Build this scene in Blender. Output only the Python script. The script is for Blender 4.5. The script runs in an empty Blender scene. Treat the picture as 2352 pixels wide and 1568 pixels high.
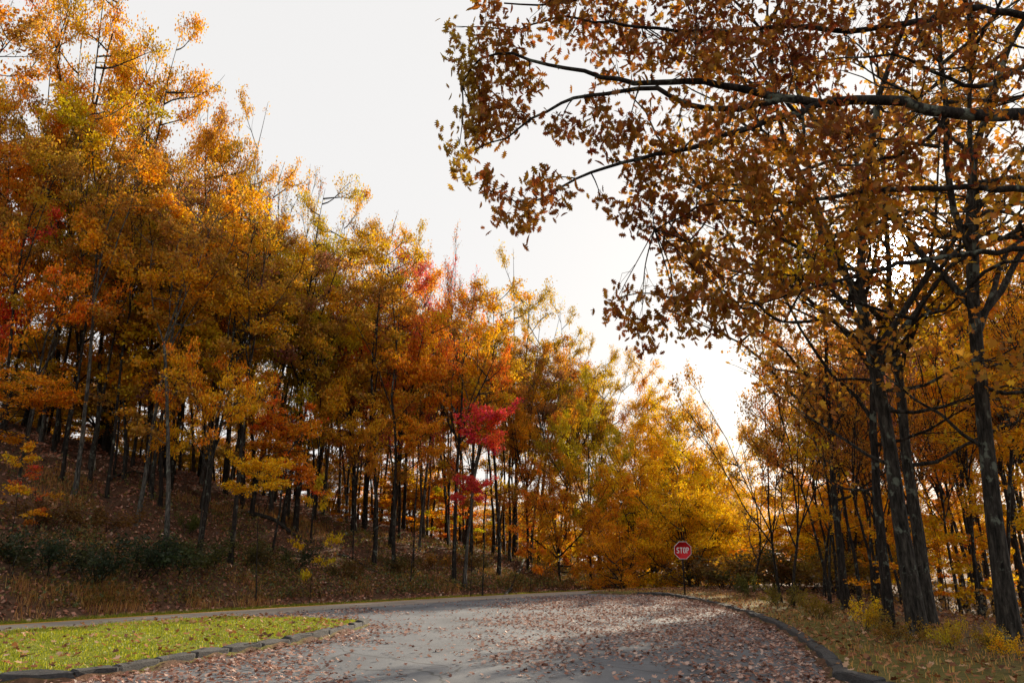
import bpy, bmesh, math
import numpy as np

# ------------------------------------------------------------------ camera, sky, sun
SC = bpy.context.scene
COL = SC.collection
F = 1846.3            # focal length in reference-picture pixels (picture 2352 x 1568)
CU, CV = 1176.0, 784.0
PITCH = math.radians(15.2)
CAMZ = 1.6
cd = bpy.data.cameras.new('camera'); cam = bpy.data.objects.new('camera', cd); COL.objects.link(cam)
cam.location = (0, 0, CAMZ); cam.rotation_euler = (math.radians(90) + PITCH, 0, 0)
cd.sensor_width = 36.0; cd.lens = 36.0 * F / 2352.0; cd.clip_end = 6000; cd.clip_start = 0.05
SC.camera = cam

SUN_AZ = math.radians(26.9)   # to the right of the view direction (+Y)
SUN_EL = math.radians(18.7)
w = bpy.data.worlds.new('World'); SC.world = w; w.use_nodes = True
nt = w.node_tree; nt.nodes.clear()
out = nt.nodes.new('ShaderNodeOutputWorld'); bg = nt.nodes.new('ShaderNodeBackground')
sky = nt.nodes.new('ShaderNodeTexSky'); sky.sky_type = 'NISHITA'; sky.sun_disc = False
sky.sun_elevation = SUN_EL; sky.sun_rotation = SUN_AZ; sky.dust_density = 4.0; sky.air_density = 1.0; sky.altitude = 900
veil = nt.nodes.new('ShaderNodeMixRGB'); veil.blend_type = 'MIX'; veil.inputs[0].default_value = 0.94
veil.inputs[2].default_value = (4.95, 4.86, 4.76, 1)      # thin white high cloud over the whole sky
nt.links.new(sky.outputs[0], veil.inputs[1]); nt.links.new(veil.outputs[0], bg.inputs[0])
bg.inputs[1].default_value = 0.10
# bright aureole of the low sun in the thin cloud
geo = nt.nodes.new('ShaderNodeNewGeometry'); dt = nt.nodes.new('ShaderNodeVectorMath'); dt.operation = 'DOT_PRODUCT'
dt.inputs[1].default_value = (-math.sin(SUN_AZ) * math.cos(SUN_EL), -math.cos(SUN_AZ) * math.cos(SUN_EL), -math.sin(SUN_EL))
nt.links.new(geo.outputs['Incoming'], dt.inputs[0])
pw = nt.nodes.new('ShaderNodeMath'); pw.operation = 'POWER'; pw.inputs[1].default_value = 1800; nt.links.new(dt.outputs['Value'], pw.inputs[0])
ml = nt.nodes.new('ShaderNodeMath'); ml.operation = 'MULTIPLY'; ml.inputs[1].default_value = 130; nt.links.new(pw.outputs[0], ml.inputs[0])
au = nt.nodes.new('ShaderNodeMixRGB'); au.blend_type = 'ADD'; au.inputs[0].default_value = 1.0
nt.links.new(veil.outputs[0], au.inputs[1]); nt.links.new(ml.outputs[0], au.inputs[2]); nt.links.new(au.outputs[0], bg.inputs[0])
nt.links.new(bg.outputs[0], out.inputs[0])
sl = bpy.data.lights.new('sun', 'SUN'); sl.energy = 5.0; sl.angle = math.radians(0.6); sl.color = (1.0, 0.86, 0.66)
so = bpy.data.objects.new('sun', sl); COL.objects.link(so); so.location = (20, 40, 30)
so.rotation_euler = (math.pi / 2 - SUN_EL, 0, math.pi - SUN_AZ)   # light travels away from the sun
SC.view_settings.view_transform = 'Standard'; SC.view_settings.look = 'None'
SC.view_settings.exposure = 0.9; SC.view_settings.gamma = 1.0
SC.cycles.max_bounces = 6; SC.cycles.diffuse_bounces = 3; SC.cycles.transmission_bounces = 4
SC.cycles.glossy_bounces = 2; SC.cycles.transparent_max_bounces = 4
SC.cycles.caustics_reflective = False; SC.cycles.caustics_refractive = False

# ------------------------------------------------------------------ helpers
def ray(u, v):
    cx = (u - CU) / F; cy = (CV - v) / F
    return np.array([cx, math.cos(PITCH) - cy * math.sin(PITCH), math.sin(PITCH) + cy * math.cos(PITCH)])
def at_depth(u, v, y):
    r = ray(u, v); return np.array([0, 0, CAMZ]) + r * (y / r[1])
def at_z(u, v, z=0.0):
    r = ray(u, v); return np.array([0, 0, CAMZ]) + r * ((z - CAMZ) / r[2])
def smooth(a, b, x):
    t = np.clip((x - a) / (b - a), 0, 1); return t * t * (3 - 2 * t)
def unit(v):
    return v / np.maximum(np.linalg.norm(v, axis=-1, keepdims=True), 1e-9)

class Buf:
    """collects vertices and faces; build() makes ONE mesh"""
    def __init__(s): s.v = []; s.f = []; s.n = 0
    def add(s, v, faces):
        s.v.append(np.asarray(v, float)); s.f.append((np.asarray(faces, np.int64) + s.n)); s.n += len(v)
    def tube(s, pts, rad, sides=6, cap=False):
        pts = np.asarray(pts, float); rad = np.asarray(rad, float); n = len(pts)
        t = np.gradient(pts, axis=0); t = unit(t)
        ref = np.array([0, 0, 1.0]) if abs(t[0][2]) < 0.8 else np.array([1.0, 0, 0])
        a = unit(np.cross(t, ref)); b = np.cross(t, a)
        ang = np.linspace(0, 2 * math.pi, sides, endpoint=False)
        ring = pts[:, None, :] + rad[:, None, None] * (np.cos(ang)[None, :, None] * a[:, None, :] + np.sin(ang)[None, :, None] * b[:, None, :])
        i, j = np.meshgrid(np.arange(n - 1), np.arange(sides), indexing='ij'); k = (j + 1) % sides
        f = np.stack([i * sides + j, i * sides + k, (i + 1) * sides + k, (i + 1) * sides + j], -1).reshape(-1, 4)
        s.add(ring.reshape(-1, 3), f)
    def box(s, cx, cy, cz, sx, sy, sz):
        v = np.array([[x, y, z] for x in (-1, 1) for y in (-1, 1) for z in (-1, 1)], float) * np.array([sx, sy, sz]) / 2 + np.array([cx, cy, cz])
        s.add(v, [[0, 1, 3, 2], [4, 6, 7, 5], [0, 4, 5, 1], [2, 3, 7, 6], [0, 2, 6, 4], [1, 5, 7, 3]])
    def mesh(s, name, smooth_shade=False):
        return make_mesh(name, np.concatenate(s.v) if s.v else np.zeros((0, 3)), s.f, smooth_shade)

def make_mesh(name, V, face_arrays, smooth_shade=False):
    me = bpy.data.meshes.new(name)
    face_arrays = [f for f in face_arrays if len(f)]
    loops = np.concatenate([f.reshape(-1) for f in face_arrays])
    tot = np.concatenate([np.full(len(f), f.shape[1]) for f in face_arrays])
    start = np.concatenate([[0], np.cumsum(tot)[:-1]])
    me.vertices.add(len(V)); me.vertices.foreach_set('co', np.ascontiguousarray(V, np.float32).ravel())
    me.loops.add(len(loops)); me.loops.foreach_set('vertex_index', loops.astype(np.int32))
    me.polygons.add(len(tot)); me.polygons.foreach_set('loop_start', start.astype(np.int32))
    if smooth_shade: me.polygons.foreach_set('use_smooth', np.ones(len(tot), bool))
    me.update(calc_edges=True); me.validate()
    return me

def obj(name, me, mat=None, parent=None, loc=None, color=None, tint=None):
    o = bpy.data.objects.new(name, me); COL.objects.link(o)
    if mat and me is not None and len(me.materials) == 0: me.materials.append(mat)
    if parent: o.parent = parent
    if loc is not None: o.location = loc
    if color: o.color = (*color, 1)
    if tint: o['tint'] = list(tint)
    return o
def tag(o, label=None, cat=None, group=None, kind=None):
    if label: o['label'] = label
    if cat: o['category'] = cat
    if group: o['group'] = group
    if kind: o['kind'] = kind
    return o
def empty(name, loc, rz=0.0, sc=(1, 1, 1)):
    o = bpy.data.objects.new(name, None); COL.objects.link(o); o.location = loc; o.rotation_euler = (0, 0, rz); o.scale = sc
    o.empty_display_size = 0.3; return o

# ------------------------------------------------------------------ materials
def newmat(name):
    m = bpy.data.materials.new(name); m.use_nodes = True; t = m.node_tree; t.nodes.clear()
    o = t.nodes.new('ShaderNodeOutputMaterial'); return m, t, o
def N(t, k, **kw):
    n = t.nodes.new(k)
    for a, b in kw.items(): setattr(n, a, b)
    return n
def noise(t, vec, scale, detail=4, rough=0.6):
    n = N(t, 'ShaderNodeTexNoise'); n.inputs['Scale'].default_value = scale; n.inputs['Detail'].default_value = detail
    n.inputs['Roughness'].default_value = rough; t.links.new(vec, n.inputs['Vector']); return n.outputs['Fac']
def ramp(t, fac, stops):
    r = N(t, 'ShaderNodeValToRGB'); e = r.color_ramp.elements
    while len(e) < len(stops): e.new(0.5)
    for i, (p, c) in enumerate(stops): e[i].position = p; e[i].color = (*c, 1) if len(c) == 3 else c
    t.links.new(fac, r.inputs[0]); return r.outputs[0]
def mixc(t, fac, a, b, mode='MIX'):
    m = N(t, 'ShaderNodeMixRGB', blend_type=mode)
    for s, x in ((0, fac), (1, a), (2, b)):
        if isinstance(x, (int, float)): m.inputs[s].default_value = x
        elif isinstance(x, tuple): m.inputs[s].default_value = (*x, 1)
        else: t.links.new(x, m.inputs[s])
    return m.outputs[0]
def rnd_island(t):
    return N(t, 'ShaderNodeNewGeometry').outputs['Random Per Island']

def leaf_material(name, trans=0.5, vlo=0.6, vhi=1.15, nscale=0.28, gloss=0.02):
    """leaf colour = object colour, partly the tree's second colour in patches, each leaf a little different"""
    m, t, o = newmat(name)
    oi = N(t, 'ShaderNodeObjectInfo'); at = N(t, 'ShaderNodeAttribute'); at.attribute_type = 'OBJECT'; at.attribute_name = 'tint'
    tc = N(t, 'ShaderNodeTexCoord'); ri = rnd_island(t)
    f = ramp(t, noise(t, tc.outputs['Object'], nscale, 3), [(0.42, (0, 0, 0)), (0.58, (1, 1, 1))])
    c = mixc(t, f, oi.outputs['Color'], at.outputs['Color'])
    hsv = N(t, 'ShaderNodeHueSaturation'); mr = N(t, 'ShaderNodeMapRange'); mr.inputs[3].default_value = vlo; mr.inputs[4].default_value = vhi
    t.links.new(ri, mr.inputs[0]); t.links.new(mr.outputs[0], hsv.inputs['Value'])
    ri2 = N(t, 'ShaderNodeMath', operation='MULTIPLY'); ri2.inputs[1].default_value = 37.7; t.links.new(ri, ri2.inputs[0])
    fr = N(t, 'ShaderNodeMath', operation='FRACT'); t.links.new(ri2.outputs[0], fr.inputs[0])
    mh = N(t, 'ShaderNodeMapRange'); mh.inputs[3].default_value = 0.478; mh.inputs[4].default_value = 0.522
    t.links.new(fr.outputs[0], mh.inputs[0]); t.links.new(mh.outputs[0], hsv.inputs['Hue'])
    t.links.new(c, hsv.inputs['Color'])
    d = N(t, 'ShaderNodeBsdfDiffuse'); tr = N(t, 'ShaderNodeBsdfTranslucent'); g = N(t, 'ShaderNodeBsdfGlossy'); g.inputs['Roughness'].default_value = 0.45
    t.links.new(hsv.outputs[0], d.inputs[0]); t.links.new(hsv.outputs[0], tr.inputs[0])
    mx = N(t, 'ShaderNodeMixShader'); mx.inputs[0].default_value = trans; t.links.new(d.outputs[0], mx.inputs[1]); t.links.new(tr.outputs[0], mx.inputs[2])
    m2 = N(t, 'ShaderNodeMixShader'); m2.inputs[0].default_value = gloss; t.links.new(mx.outputs[0], m2.inputs[1]); t.links.new(g.outputs[0], m2.inputs[2])
    t.links.new(m2.outputs[0], o.inputs[0]); return m

def palette_material(name, stops, trans=0.25, rough=0.6, gloss=0.06):
    """each loose piece takes its own colour from a palette"""
    m, t, o = newmat(name); c = ramp(t, rnd_island(t), stops)
    d = N(t, 'ShaderNodeBsdfDiffuse'); tr = N(t, 'ShaderNodeBsdfTranslucent'); g = N(t, 'ShaderNodeBsdfGlossy'); g.inputs['Roughness'].default_value = rough
    t.links.new(c, d.inputs[0]); t.links.new(c, tr.inputs[0])
    mx = N(t, 'ShaderNodeMixShader'); mx.inputs[0].default_value = trans; t.links.new(d.outputs[0], mx.inputs[1]); t.links.new(tr.outputs[0], mx.inputs[2])
    m2 = N(t, 'ShaderNodeMixShader'); m2.inputs[0].default_value = gloss; t.links.new(mx.outputs[0], m2.inputs[1]); t.links.new(g.outputs[0], m2.inputs[2])
    t.links.new(m2.outputs[0], o.inputs[0]); return m

def principled(name, build, rough=0.8):
    m, t, o = newmat(name); p = N(t, 'ShaderNodeBsdfPrincipled'); p.inputs['Roughness'].default_value = rough; p.inputs['Specular IOR Level'].default_value = 0.2
    build(t, p); t.links.new(p.outputs[0], o.inputs[0]); return m
def bump(t, p, h, strength, dist):
    b = N(t, 'ShaderNodeBump'); b.inputs['Strength'].default_value = strength; b.inputs['Distance'].default_value = dist
    t.links.new(h, b.inputs['Height']); t.links.new(b.outputs[0], p.inputs['Normal'])

def b_bark(t, p):
    tc = N(t, 'ShaderNodeTexCoord'); mp = N(t, 'ShaderNodeMapping'); mp.inputs['Scale'].default_value = (1, 1, 0.22)
    t.links.new(tc.outputs['Object'], mp.inputs[0]); oi = N(t, 'ShaderNodeObjectInfo')
    n1 = noise(t, mp.outputs[0], 14, 6, 0.7); n2 = noise(t, tc.outputs['Object'], 3.0, 4, 0.65)
    c = mixc(t, ramp(t, n1, [(0.3, (0.3, 0.3, 0.3)), (0.75, (1.3, 1.25, 1.2))]), (0, 0, 0), oi.outputs['Color'], 'MIX')
    c = mixc(t, 1.0, oi.outputs['Color'], ramp(t, n1, [(0.36, (0.12, 0.11, 0.10)), (0.50, (0.7, 0.66, 0.62)), (0.66, (1.9, 1.8, 1.7))]), 'MULTIPLY')
    c = mixc(t, ramp(t, n2, [(0.57, (0, 0, 0)), (0.63, (0.75, 0.75, 0.75))]), c, (0.17, 0.19, 0.15))
    t.links.new(c, p.inputs['Base Color']); bump(t, p, n1, 1.0, 0.06)
BARK = principled('bark', b_bark, 0.9)
LEAF = leaf_material('autumn_leaf')
OAKLEAF = leaf_material('oak_leaf', trans=0.5, vlo=0.5, vhi=1.2, nscale=0.5, gloss=0.02)

def b_asphalt(lo, hi):
    def f(t, p):
        tc = N(t, 'ShaderNodeTexCoord'); n1 = noise(t, tc.outputs['Object'], 60, 3, 0.8); n2 = noise(t, tc.outputs['Object'], 0.5, 4)
        c = ramp(t, n1, [(0.3, lo), (0.72, hi)]); c = mixc(t, 0.5, c, ramp(t, n2, [(0.35, (0.45, 0.45, 0.46)), (0.52, (0.95, 0.94, 0.92)), (0.7, (1.35, 1.3, 1.24))]), 'MULTIPLY')
        vo = N(t, 'ShaderNodeTexVoronoi', feature='DISTANCE_TO_EDGE'); vo.inputs['Scale'].default_value = 0.35
        wn = N(t, 'ShaderNodeTexNoise'); wn.inputs['Scale'].default_value = 1.2
        t.links.new(tc.outputs['Object'], wn.inputs['Vector'])
        wv = mixc(t, 0.35, tc.outputs['Object'], wn.outputs['Color'], 'ADD'); t.links.new(wv, vo.inputs['Vector'])
        c = mixc(t, ramp(t, vo.outputs[0], [(0.002, (0.75, 0.75, 0.75)), (0.008, (0, 0, 0))]), c, (0.02, 0.02, 0.02))
        t.links.new(c, p.inputs['Base Color']); bump(t, p, n1, 0.5, 0.01)
    return f
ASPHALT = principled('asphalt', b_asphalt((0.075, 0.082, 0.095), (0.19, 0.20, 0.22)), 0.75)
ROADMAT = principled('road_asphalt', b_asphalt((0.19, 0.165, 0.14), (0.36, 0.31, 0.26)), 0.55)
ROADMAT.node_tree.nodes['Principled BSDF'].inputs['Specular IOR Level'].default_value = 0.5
def b_stone(t, p):
    tc = N(t, 'ShaderNodeTexCoord'); n1 = noise(t, tc.outputs['Object'], 18, 6, 0.7); n2 = noise(t, tc.outputs['Object'], 2.2, 3)
    c = ramp(t, n1, [(0.3, (0.025, 0.026, 0.029)), (0.7, (0.105, 0.10, 0.098))]); c = mixc(t, 0.6, c, ramp(t, n2, [(0.3, (0.55, 0.55, 0.55)), (0.7, (1.2, 1.2, 1.2))]), 'MULTIPLY')
    t.links.new(c, p.inputs['Base Color']); bump(t, p, n1, 0.8, 0.02)
STONE = principled('kerb_stone', b_stone, 0.85)
def b_paint(t, p):
    tc = N(t, 'ShaderNodeTexCoord'); n1 = noise(t, tc.outputs['Object'], 14, 5, 0.75)
    c = ramp(t, n1, [(0.28, (0.30, 0.20, 0.10)), (0.40, (0.80, 0.36, 0.02))]); t.links.new(c, p.inputs['Base Color'])
YELLOW = principled('yellow_paint', b_paint, 0.6)
def b_ground(t, p):
    a = N(t, 'ShaderNodeAttribute'); a.attribute_name = 'grass'; tc = N(t, 'ShaderNodeTexCoord')
    n1 = noise(t, tc.outputs['Object'], 6, 6, 0.75); n2 = noise(t, tc.outputs['Object'], 0.7, 4)
    lit = ramp(t, n1, [(0.3, (0.04, 0.024, 0.016)), (0.55, (0.13, 0.07, 0.042)), (0.75, (0.25, 0.14, 0.09))])
    lit = mixc(t, 0.6, lit, ramp(t, n2, [(0.3, (0.6, 0.6, 0.6)), (0.7, (1.2, 1.1, 1.0))]), 'MULTIPLY')
    gr = ramp(t, n1, [(0.3, (0.07, 0.09, 0.006)), (0.7, (0.20, 0.22, 0.010))])
    t.links.new(mixc(t, a.outputs['Fac'], lit, gr), p.inputs['Base Color']); bump(t, p, n1, 0.7, 0.08)
GROUND = principled('forest_floor', b_ground, 0.95)

# ------------------------------------------------------------------ plan of the place
ZF = -0.33
FE = np.array([at_z(u, v, ZF)[:2] for u, v in ((0, 1436), (314, 1418), (549, 1404), (862, 1385), (1176, 1366.5), (1450, 1354), (1646, 1348))])
kf = np.polyfit(FE[:, 0], FE[:, 1], 2)
xs = np.linspace(FE[0, 0], FE[-1, 0], 24); ys = np.polyval(kf, xs)
d0 = np.array([xs[0] - xs[1], ys[0] - ys[1]]); d0 /= np.linalg.norm(d0)
left_ext = [np.array([xs[0], ys[0]]) + d0 * k for k in (60, 40, 25, 12, 5)]
d1 = math.atan2(ys[-1] - ys[-2], xs[-1] - xs[-2]); right_ext = []; pp = np.array([xs[-1], ys[-1]])
for k in range(16):
    d1 -= math.radians(3.2); pp = pp + 4.0 * np.array([math.cos(d1), math.sin(d1)]); right_ext.append(pp.copy())
EDGE = np.array(left_ext + list(np.stack([xs, ys], 1)) + right_ext)      # far edge of the main road, left to right
SEGL = np.linalg.norm(np.diff(EDGE, axis=0), axis=1); ARC = np.concatenate([[0], np.cumsum(SEGL)])
ROADW = 6.6
def edge_coords(X, Y):
    """signed distance to the road's far edge (positive on the hill side) and the arc length there"""
    best = np.full(X.shape, 1e18); sd = np.zeros(X.shape); s = np.zeros(X.shape)
    for i in range(len(EDGE) - 1):
        a = EDGE[i]; b = EDGE[i + 1]; d = b - a; L2 = d @ d
        t0 = ((X - a[0]) * d[0] + (Y - a[1]) * d[1]) / L2
        t = np.clip(t0, 0, 1)
        dx = X - a[0] - t * d[0]; dy = Y - a[1] - t * d[1]; q = dx * dx + dy * dy
        m = q < best; best = np.where(m, q, best)
        cr = d[0] * dy - d[1] * dx
        sd = np.where(m, np.sign(cr) * np.sqrt(q), sd); s = np.where(m, ARC[i] + t * SEGL[i], s)
    return sd, s
def edge_point(s, wdist):
    i = int(np.clip(np.searchsorted(ARC, s) - 1, 0, len(EDGE) - 2)); t = (s - ARC[i]) / SEGL[i]
    p = EDGE[i] + (EDGE[i + 1] - EDGE[i]) * t
    j0, j1 = max(i - 1, 0), min(i + 2, len(EDGE) - 1); d = EDGE[j1] - EDGE[j0]; d = d / np.linalg.norm(d)
    return p + np.array([-d[1], d[0]]) * wdist
def road_z(wd):      # falls away from the parking side
    t = np.clip(-wd / ROADW, 0, 1); return ZF + (0.0 - ZF) * np.where(t < 0.5, 1.64 * t, 0.82 + 0.36 * (t - 0.5))

def resample(P, step):
    P = np.asarray(P, float); n = len(P); Q = []
    for i in range(n - 1):          # catmull-rom
        p0, p1, p2, p3 = P[max(i - 1, 0)], P[i], P[i + 1], P[min(i + 2, n - 1)]
        m = max(2, int(np.linalg.norm(p2 - p1) / 0.15))
        for t in np.linspace(0, 1, m, endpoint=False):
            Q.append(0.5 * ((2 * p1) + (-p0 + p2) * t + (2 * p0 - 5 * p1 + 4 * p2 - p3) * t * t + (-p0 + 3 * p1 - 3 * p2 + p3) * t ** 3))
    Q.append(P[-1]); Q = np.array(Q); L = np.concatenate([[0], np.cumsum(np.linalg.norm(np.diff(Q, axis=0), axis=1))])
    s = np.arange(0, L[-1], step); return np.stack([np.interp(s, L, Q[:, k]) for k in range(Q.shape[1])], 1)
KL = [(-34, 2), (-22, 6.5), (-13, 9.6)] + [tuple(at_z(u, v)[:2]) for u, v in ((130, 1568), (273, 1551), (420, 1523), (525, 1504), (655, 1483), (762, 1460), (825, 1441), (850, 1430))]
KR = [tuple(at_z(u, v)[:2]) for u, v in ((1464, 1366), (1520, 1369), (1573, 1376), (1676, 1399), (1764, 1433), (1817, 1460), (1869, 1498), (1918, 1545), (1929, 1568))] + [(5.0, 8.0), (5.1, 0.0), (5.0, -14.0)]
KERB_L = resample(KL, 0.9); KERB_R = resample(KR, 0.9)
# junction mouth: corner of the parking area along the road's near edge
def near_edge_between(pa, pb):
    _, s = edge_coords(np.array([pa[0], pb[0]]), np.array([pa[1], pb[1]]))
    return [edge_point(q, -ROADW + 0.35) for q in np.linspace(s[0], s[1], 12)]
MOUTH = near_edge_between(KERB_L[-1], KERB_R[0])
LOT = np.array([tuple(p) for p in KERB_L] + [tuple(p) for p in MOUTH] + [tuple(p) for p in KERB_R] + [(-34, -14)])
def sdist_poly(P, X, Y):
    best = np.full(X.shape, 1e18); ins = np.zeros(X.shape, bool); n = len(P)
    for i in range(n):
        a = P[i]; b = P[(i + 1) % n]; d = b - a; L2 = max(d @ d, 1e-9)
        t = np.clip(((X - a[0]) * d[0] + (Y - a[1]) * d[1]) / L2, 0, 1)
        best = np.minimum(best, (X - a[0] - t * d[0]) ** 2 + (Y - a[1] - t * d[1]) ** 2)
        c = ((a[1] > Y) != (b[1] > Y)) & (X < (b[0] - a[0]) * (Y - a[1]) / (b[1] - a[1] if b[1] != a[1] else 1e-9) + a[0]); ins ^= c
    return np.where(ins, -1, 1) * np.sqrt(best)
_, S_MARK = edge_coords(np.array([FE[0, 0], FE[4, 0], FE[6, 0]]), np.array([FE[0, 1], FE[4, 1], FE[6, 1]]))
def wob(X, Y, k):
    return np.sin(X * k + 1.3) * np.cos(Y * k * 0.9 + 0.4) + 0.5 * np.sin(X * k * 2.1 + Y * k * 1.7) + 0.3 * np.sin(X * k * 4.3 - Y * k * 3.7)
def zones(X, Y):
    wd, s = edge_coords(X, Y); dl = sdist_poly(LOT, X, Y); return wd, s, dl
def ground_z(X, Y, z3=None):
    X = np.asarray(X, float); Y = np.asarray(Y, float)
    wd, s, dl = z3 if z3 is not None else zones(X, Y)
    # hill beyond the road: high on the left, running out to the right
    H = np.interp(s, [0, S_MARK[0], S_MARK[1] - 8, S_MARK[1] + 4, S_MARK[2] - 6, S_MARK[2] + 6, S_MARK[2] + 40], [15, 14, 8.5, 5.2, 2.2, 0.5, 0.3])
    L = np.interp(s, [0, S_MARK[0], S_MARK[1], S_MARK[2]], [24, 24, 17, 12])
    t = np.clip((wd - 1.3) / L, 0, None); prof = np.where(t < 1, t * (1 - 0.28 * t) / 0.72 * 0.86, 0.86 + 0.14 * (1 - np.exp(-(t - 1) * 1.4)))
    hill = ZF - 0.03 + H * prof * smooth(1.1, 2.6, wd) + np.where(wd > 2, 0.16 * wob(X, Y, 0.7) * smooth(2, 6, wd) * np.minimum(1, H / 4), 0)
    m = np.minimum(dl, -wd - ROADW); isl = smooth(3.0, -1.0, X)
    near = 0.10 + 0.05 * smooth(0.1, 2.6, m) * (1 - isl) + 0.012 * wob(X, Y, 1.9)
    # right side: the verge tips over into the wooded slope
    kr = X - np.interp(Y, [-14, 0, 8, 12, 15, 20, 26, 33, 38, 60, 100], [5, 5, 5, 4.8, 5.2, 6.3, 7.2, 7.6, 9, 20, 40])
    near = near - 0.20 * np.clip(np.minimum(kr - 5.5, -wd - ROADW - 2.5), 0, 30) - 0.08 * np.clip(np.minimum(kr - 35, -wd - 40), 0, 900)
    near = near - isl * 0.07 * smooth(4.0, 0.3, -wd - ROADW)
    z = np.where(wd > 0, hill, near)
    z = np.where(dl < 0, -0.3 + (z + 0.3) * smooth(-0.42, -0.06, dl), z)
    z = np.where((wd <= 0) & (wd > -ROADW), -0.7 + (np.where(wd > -3, ZF - 0.03, z) + 0.7) * np.maximum(smooth(-0.5, -0.02, wd), smooth(-ROADW + 0.55, -ROADW + 0.02, wd)), z)
    return z
def gz(x, y): return float(ground_z(np.array([x]), np.array([y]))[0])

# ground sheet
def axis(lo, hi, flo, fhi, fine, med):
    a = np.arange(flo, fhi, fine); l = np.arange(lo, flo, med); r = np.arange(fhi, hi, med)
    far = np.array([60, 150, 350, 800, 1800, 4000.0]); return np.concatenate([lo - far[::-1], l, a, r, hi + far])
ax = axis(-60, 70, -20, 17, 0.3, 1.0); ay = axis(-20, 120, 7, 48, 0.3, 1.0)
GX, GY = np.meshgrid(ax, ay, indexing='ij'); z3 = zones(GX, GY); GZ = ground_z(GX, GY, z3)
nx, ny = GX.shape; ii, jj = np.meshgrid(np.arange(nx - 1), np.arange(ny - 1), indexing='ij')
fq = np.stack([ii * ny + jj, (ii + 1) * ny + jj, (ii + 1) * ny + jj + 1, ii * ny + jj + 1], -1).reshape(-1, 4)
gme = make_mesh('ground', np.stack([GX, GY, GZ], -1).reshape(-1, 3), [fq], True)
def grass_amount(X, Y, z3):
    wd, s, dl = z3
    isl = ((wd < -ROADW) & (dl > 0) & (X < 1)) * 1.0
    verge = smooth(1.7, 1.0, wd) * (wd > 0)
    rv = ((wd < -ROADW) & (dl > 0) & (X >= 1)) * 0.45 * smooth(4.5, 1.5, dl)
    return np.maximum(np.maximum(isl, verge), rv)
ga = gme.attributes.new('grass', 'FLOAT', 'POINT'); ga.data.foreach_set('value', grass_amount(GX, GY, z3).ravel().astype(np.float32))
tag(obj('ground', gme, GROUND), 'leaf-strewn forest floor rising left of the road', None, None, 'structure')

# main road with its double yellow line
def strip(name, mat, s0, s1, w0, w1, dz, n, m=6, parent=None):
    V = []
    for s in np.linspace(s0, s1, n):
        for q in np.linspace(w0, w1, m + 1):
            p = edge_point(s, q); V.append((p[0], p[1], float(road_z(np.array(q))) + dz))
    a, b = np.meshgrid(np.arange(n - 1), np.arange(m), indexing='ij'); k = m + 1
    f = np.stack([a * k + b, a * k + b + 1, (a + 1) * k + b + 1, (a + 1) * k + b], -1).reshape(-1, 4)[:, ::-1]
    return obj(name, make_mesh(name, np.array(V), [f], True), mat, parent)
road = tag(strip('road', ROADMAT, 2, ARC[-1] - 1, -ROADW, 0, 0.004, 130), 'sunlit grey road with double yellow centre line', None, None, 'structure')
for wq in (-3.15, -3.50):
    strip('centre_line', YELLOW, 2, ARC[-1] - 1, wq, wq + 0.17, 0.009, 130, 1, road)
strip('edge_line', principled('white_paint', lambda t, p: p.inputs['Base Color'].__setattr__('default_value', (0.5, 0.5, 0.48, 1)), 0.6), 2, ARC[-1] - 1, -0.36, -0.26, 0.009, 130, 1, road)

# parking area
bm = bmesh.new(); vs = [bm.verts.new((p[0], p[1], 0.0)) for p in LOT]; bm.faces.new(vs); bmesh.ops.triangulate(bm, faces=bm.faces[:])
pm = bpy.data.meshes.new('parking_area'); bm.to_mesh(pm); bm.free()
if pm.polygons[0].normal.z < 0: pm.flip_normals()
lot = tag(obj('parking_area', pm, ASPHALT), 'grey asphalt parking area strewn with fallen leaves', None, None, 'structure')

# kerbs of single stones
rng = np.random.default_rng(5)
def stone_mesh(k):
    r = np.random.default_rng(100 + k); bm = bmesh.new(); bmesh.ops.create_cube(bm, size=1.0)
    bmesh.ops.subdivide_edges(bm, edges=bm.edges[:], cuts=1, use_grid_fill=True)
    for v in bm.verts:
        v.co.x *= 1.0; c = v.co; n = r.normal(0, 0.035, 3)
        v.co = (c.x * (0.97 if abs(c.z) > .4 else 1.0) + n[0] * 0.3, c.y + n[1], c.z + n[2] * (1 if c.z > 0 else 0))
    bmesh.ops.bevel(bm, geom=[e for e in bm.edges if e.calc_length() > 0 and e.is_manifold and e.calc_face_angle() > 0.9], offset=0.06, segments=1, affect='EDGES')
    me = bpy.data.meshes.new('stone'); bm.to_mesh(me); bm.free(); me.materials.append(STONE); return me
STONES = [stone_mesh(k) for k in range(6)]
def kerb(name, P, label, side):
    root = obj(name, None); tag(root, label, None, None, 'structure')
    for i in range(len(P) - 1):
        a, b = P[i], P[i + 1]; d = b - a; L = np.linalg.norm(d)
        if np.linalg.norm((a + b) / 2) > 60 or (a + b)[1] / 2 < 4: continue
        o = obj('stone', STONES[int(rng.integers(6))], None, root)
        nrm = np.array([-d[1], d[0]]) / L * side
        c = (a + b) / 2 - nrm * 0.06
        o.location = (c[0], c[1], 0.015 + rng.normal(0, 0.012)); o.rotation_euler = (rng.normal(0, 0.02), rng.normal(0, 0.012), math.atan2(d[1], d[0]) + rng.normal(0, 0.012))
        o.scale = (L * 1.0, 0.22, 0.25)
kerb('kerb_left', KERB_L, 'dark kerb stones edging the grass island', -1)
kerb('kerb_right', KERB_R, 'dark kerb stones curving along the right edge of the parking area', -1)

# ------------------------------------------------------------------ scatter
KITE = (np.array([[0, -0.5, 0], [0.34, 0.02, 0.05], [0, 0.5, 0], [-0.34, 0.02, 0.05]]), [np.array([[0, 1, 2, 3]])])
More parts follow.
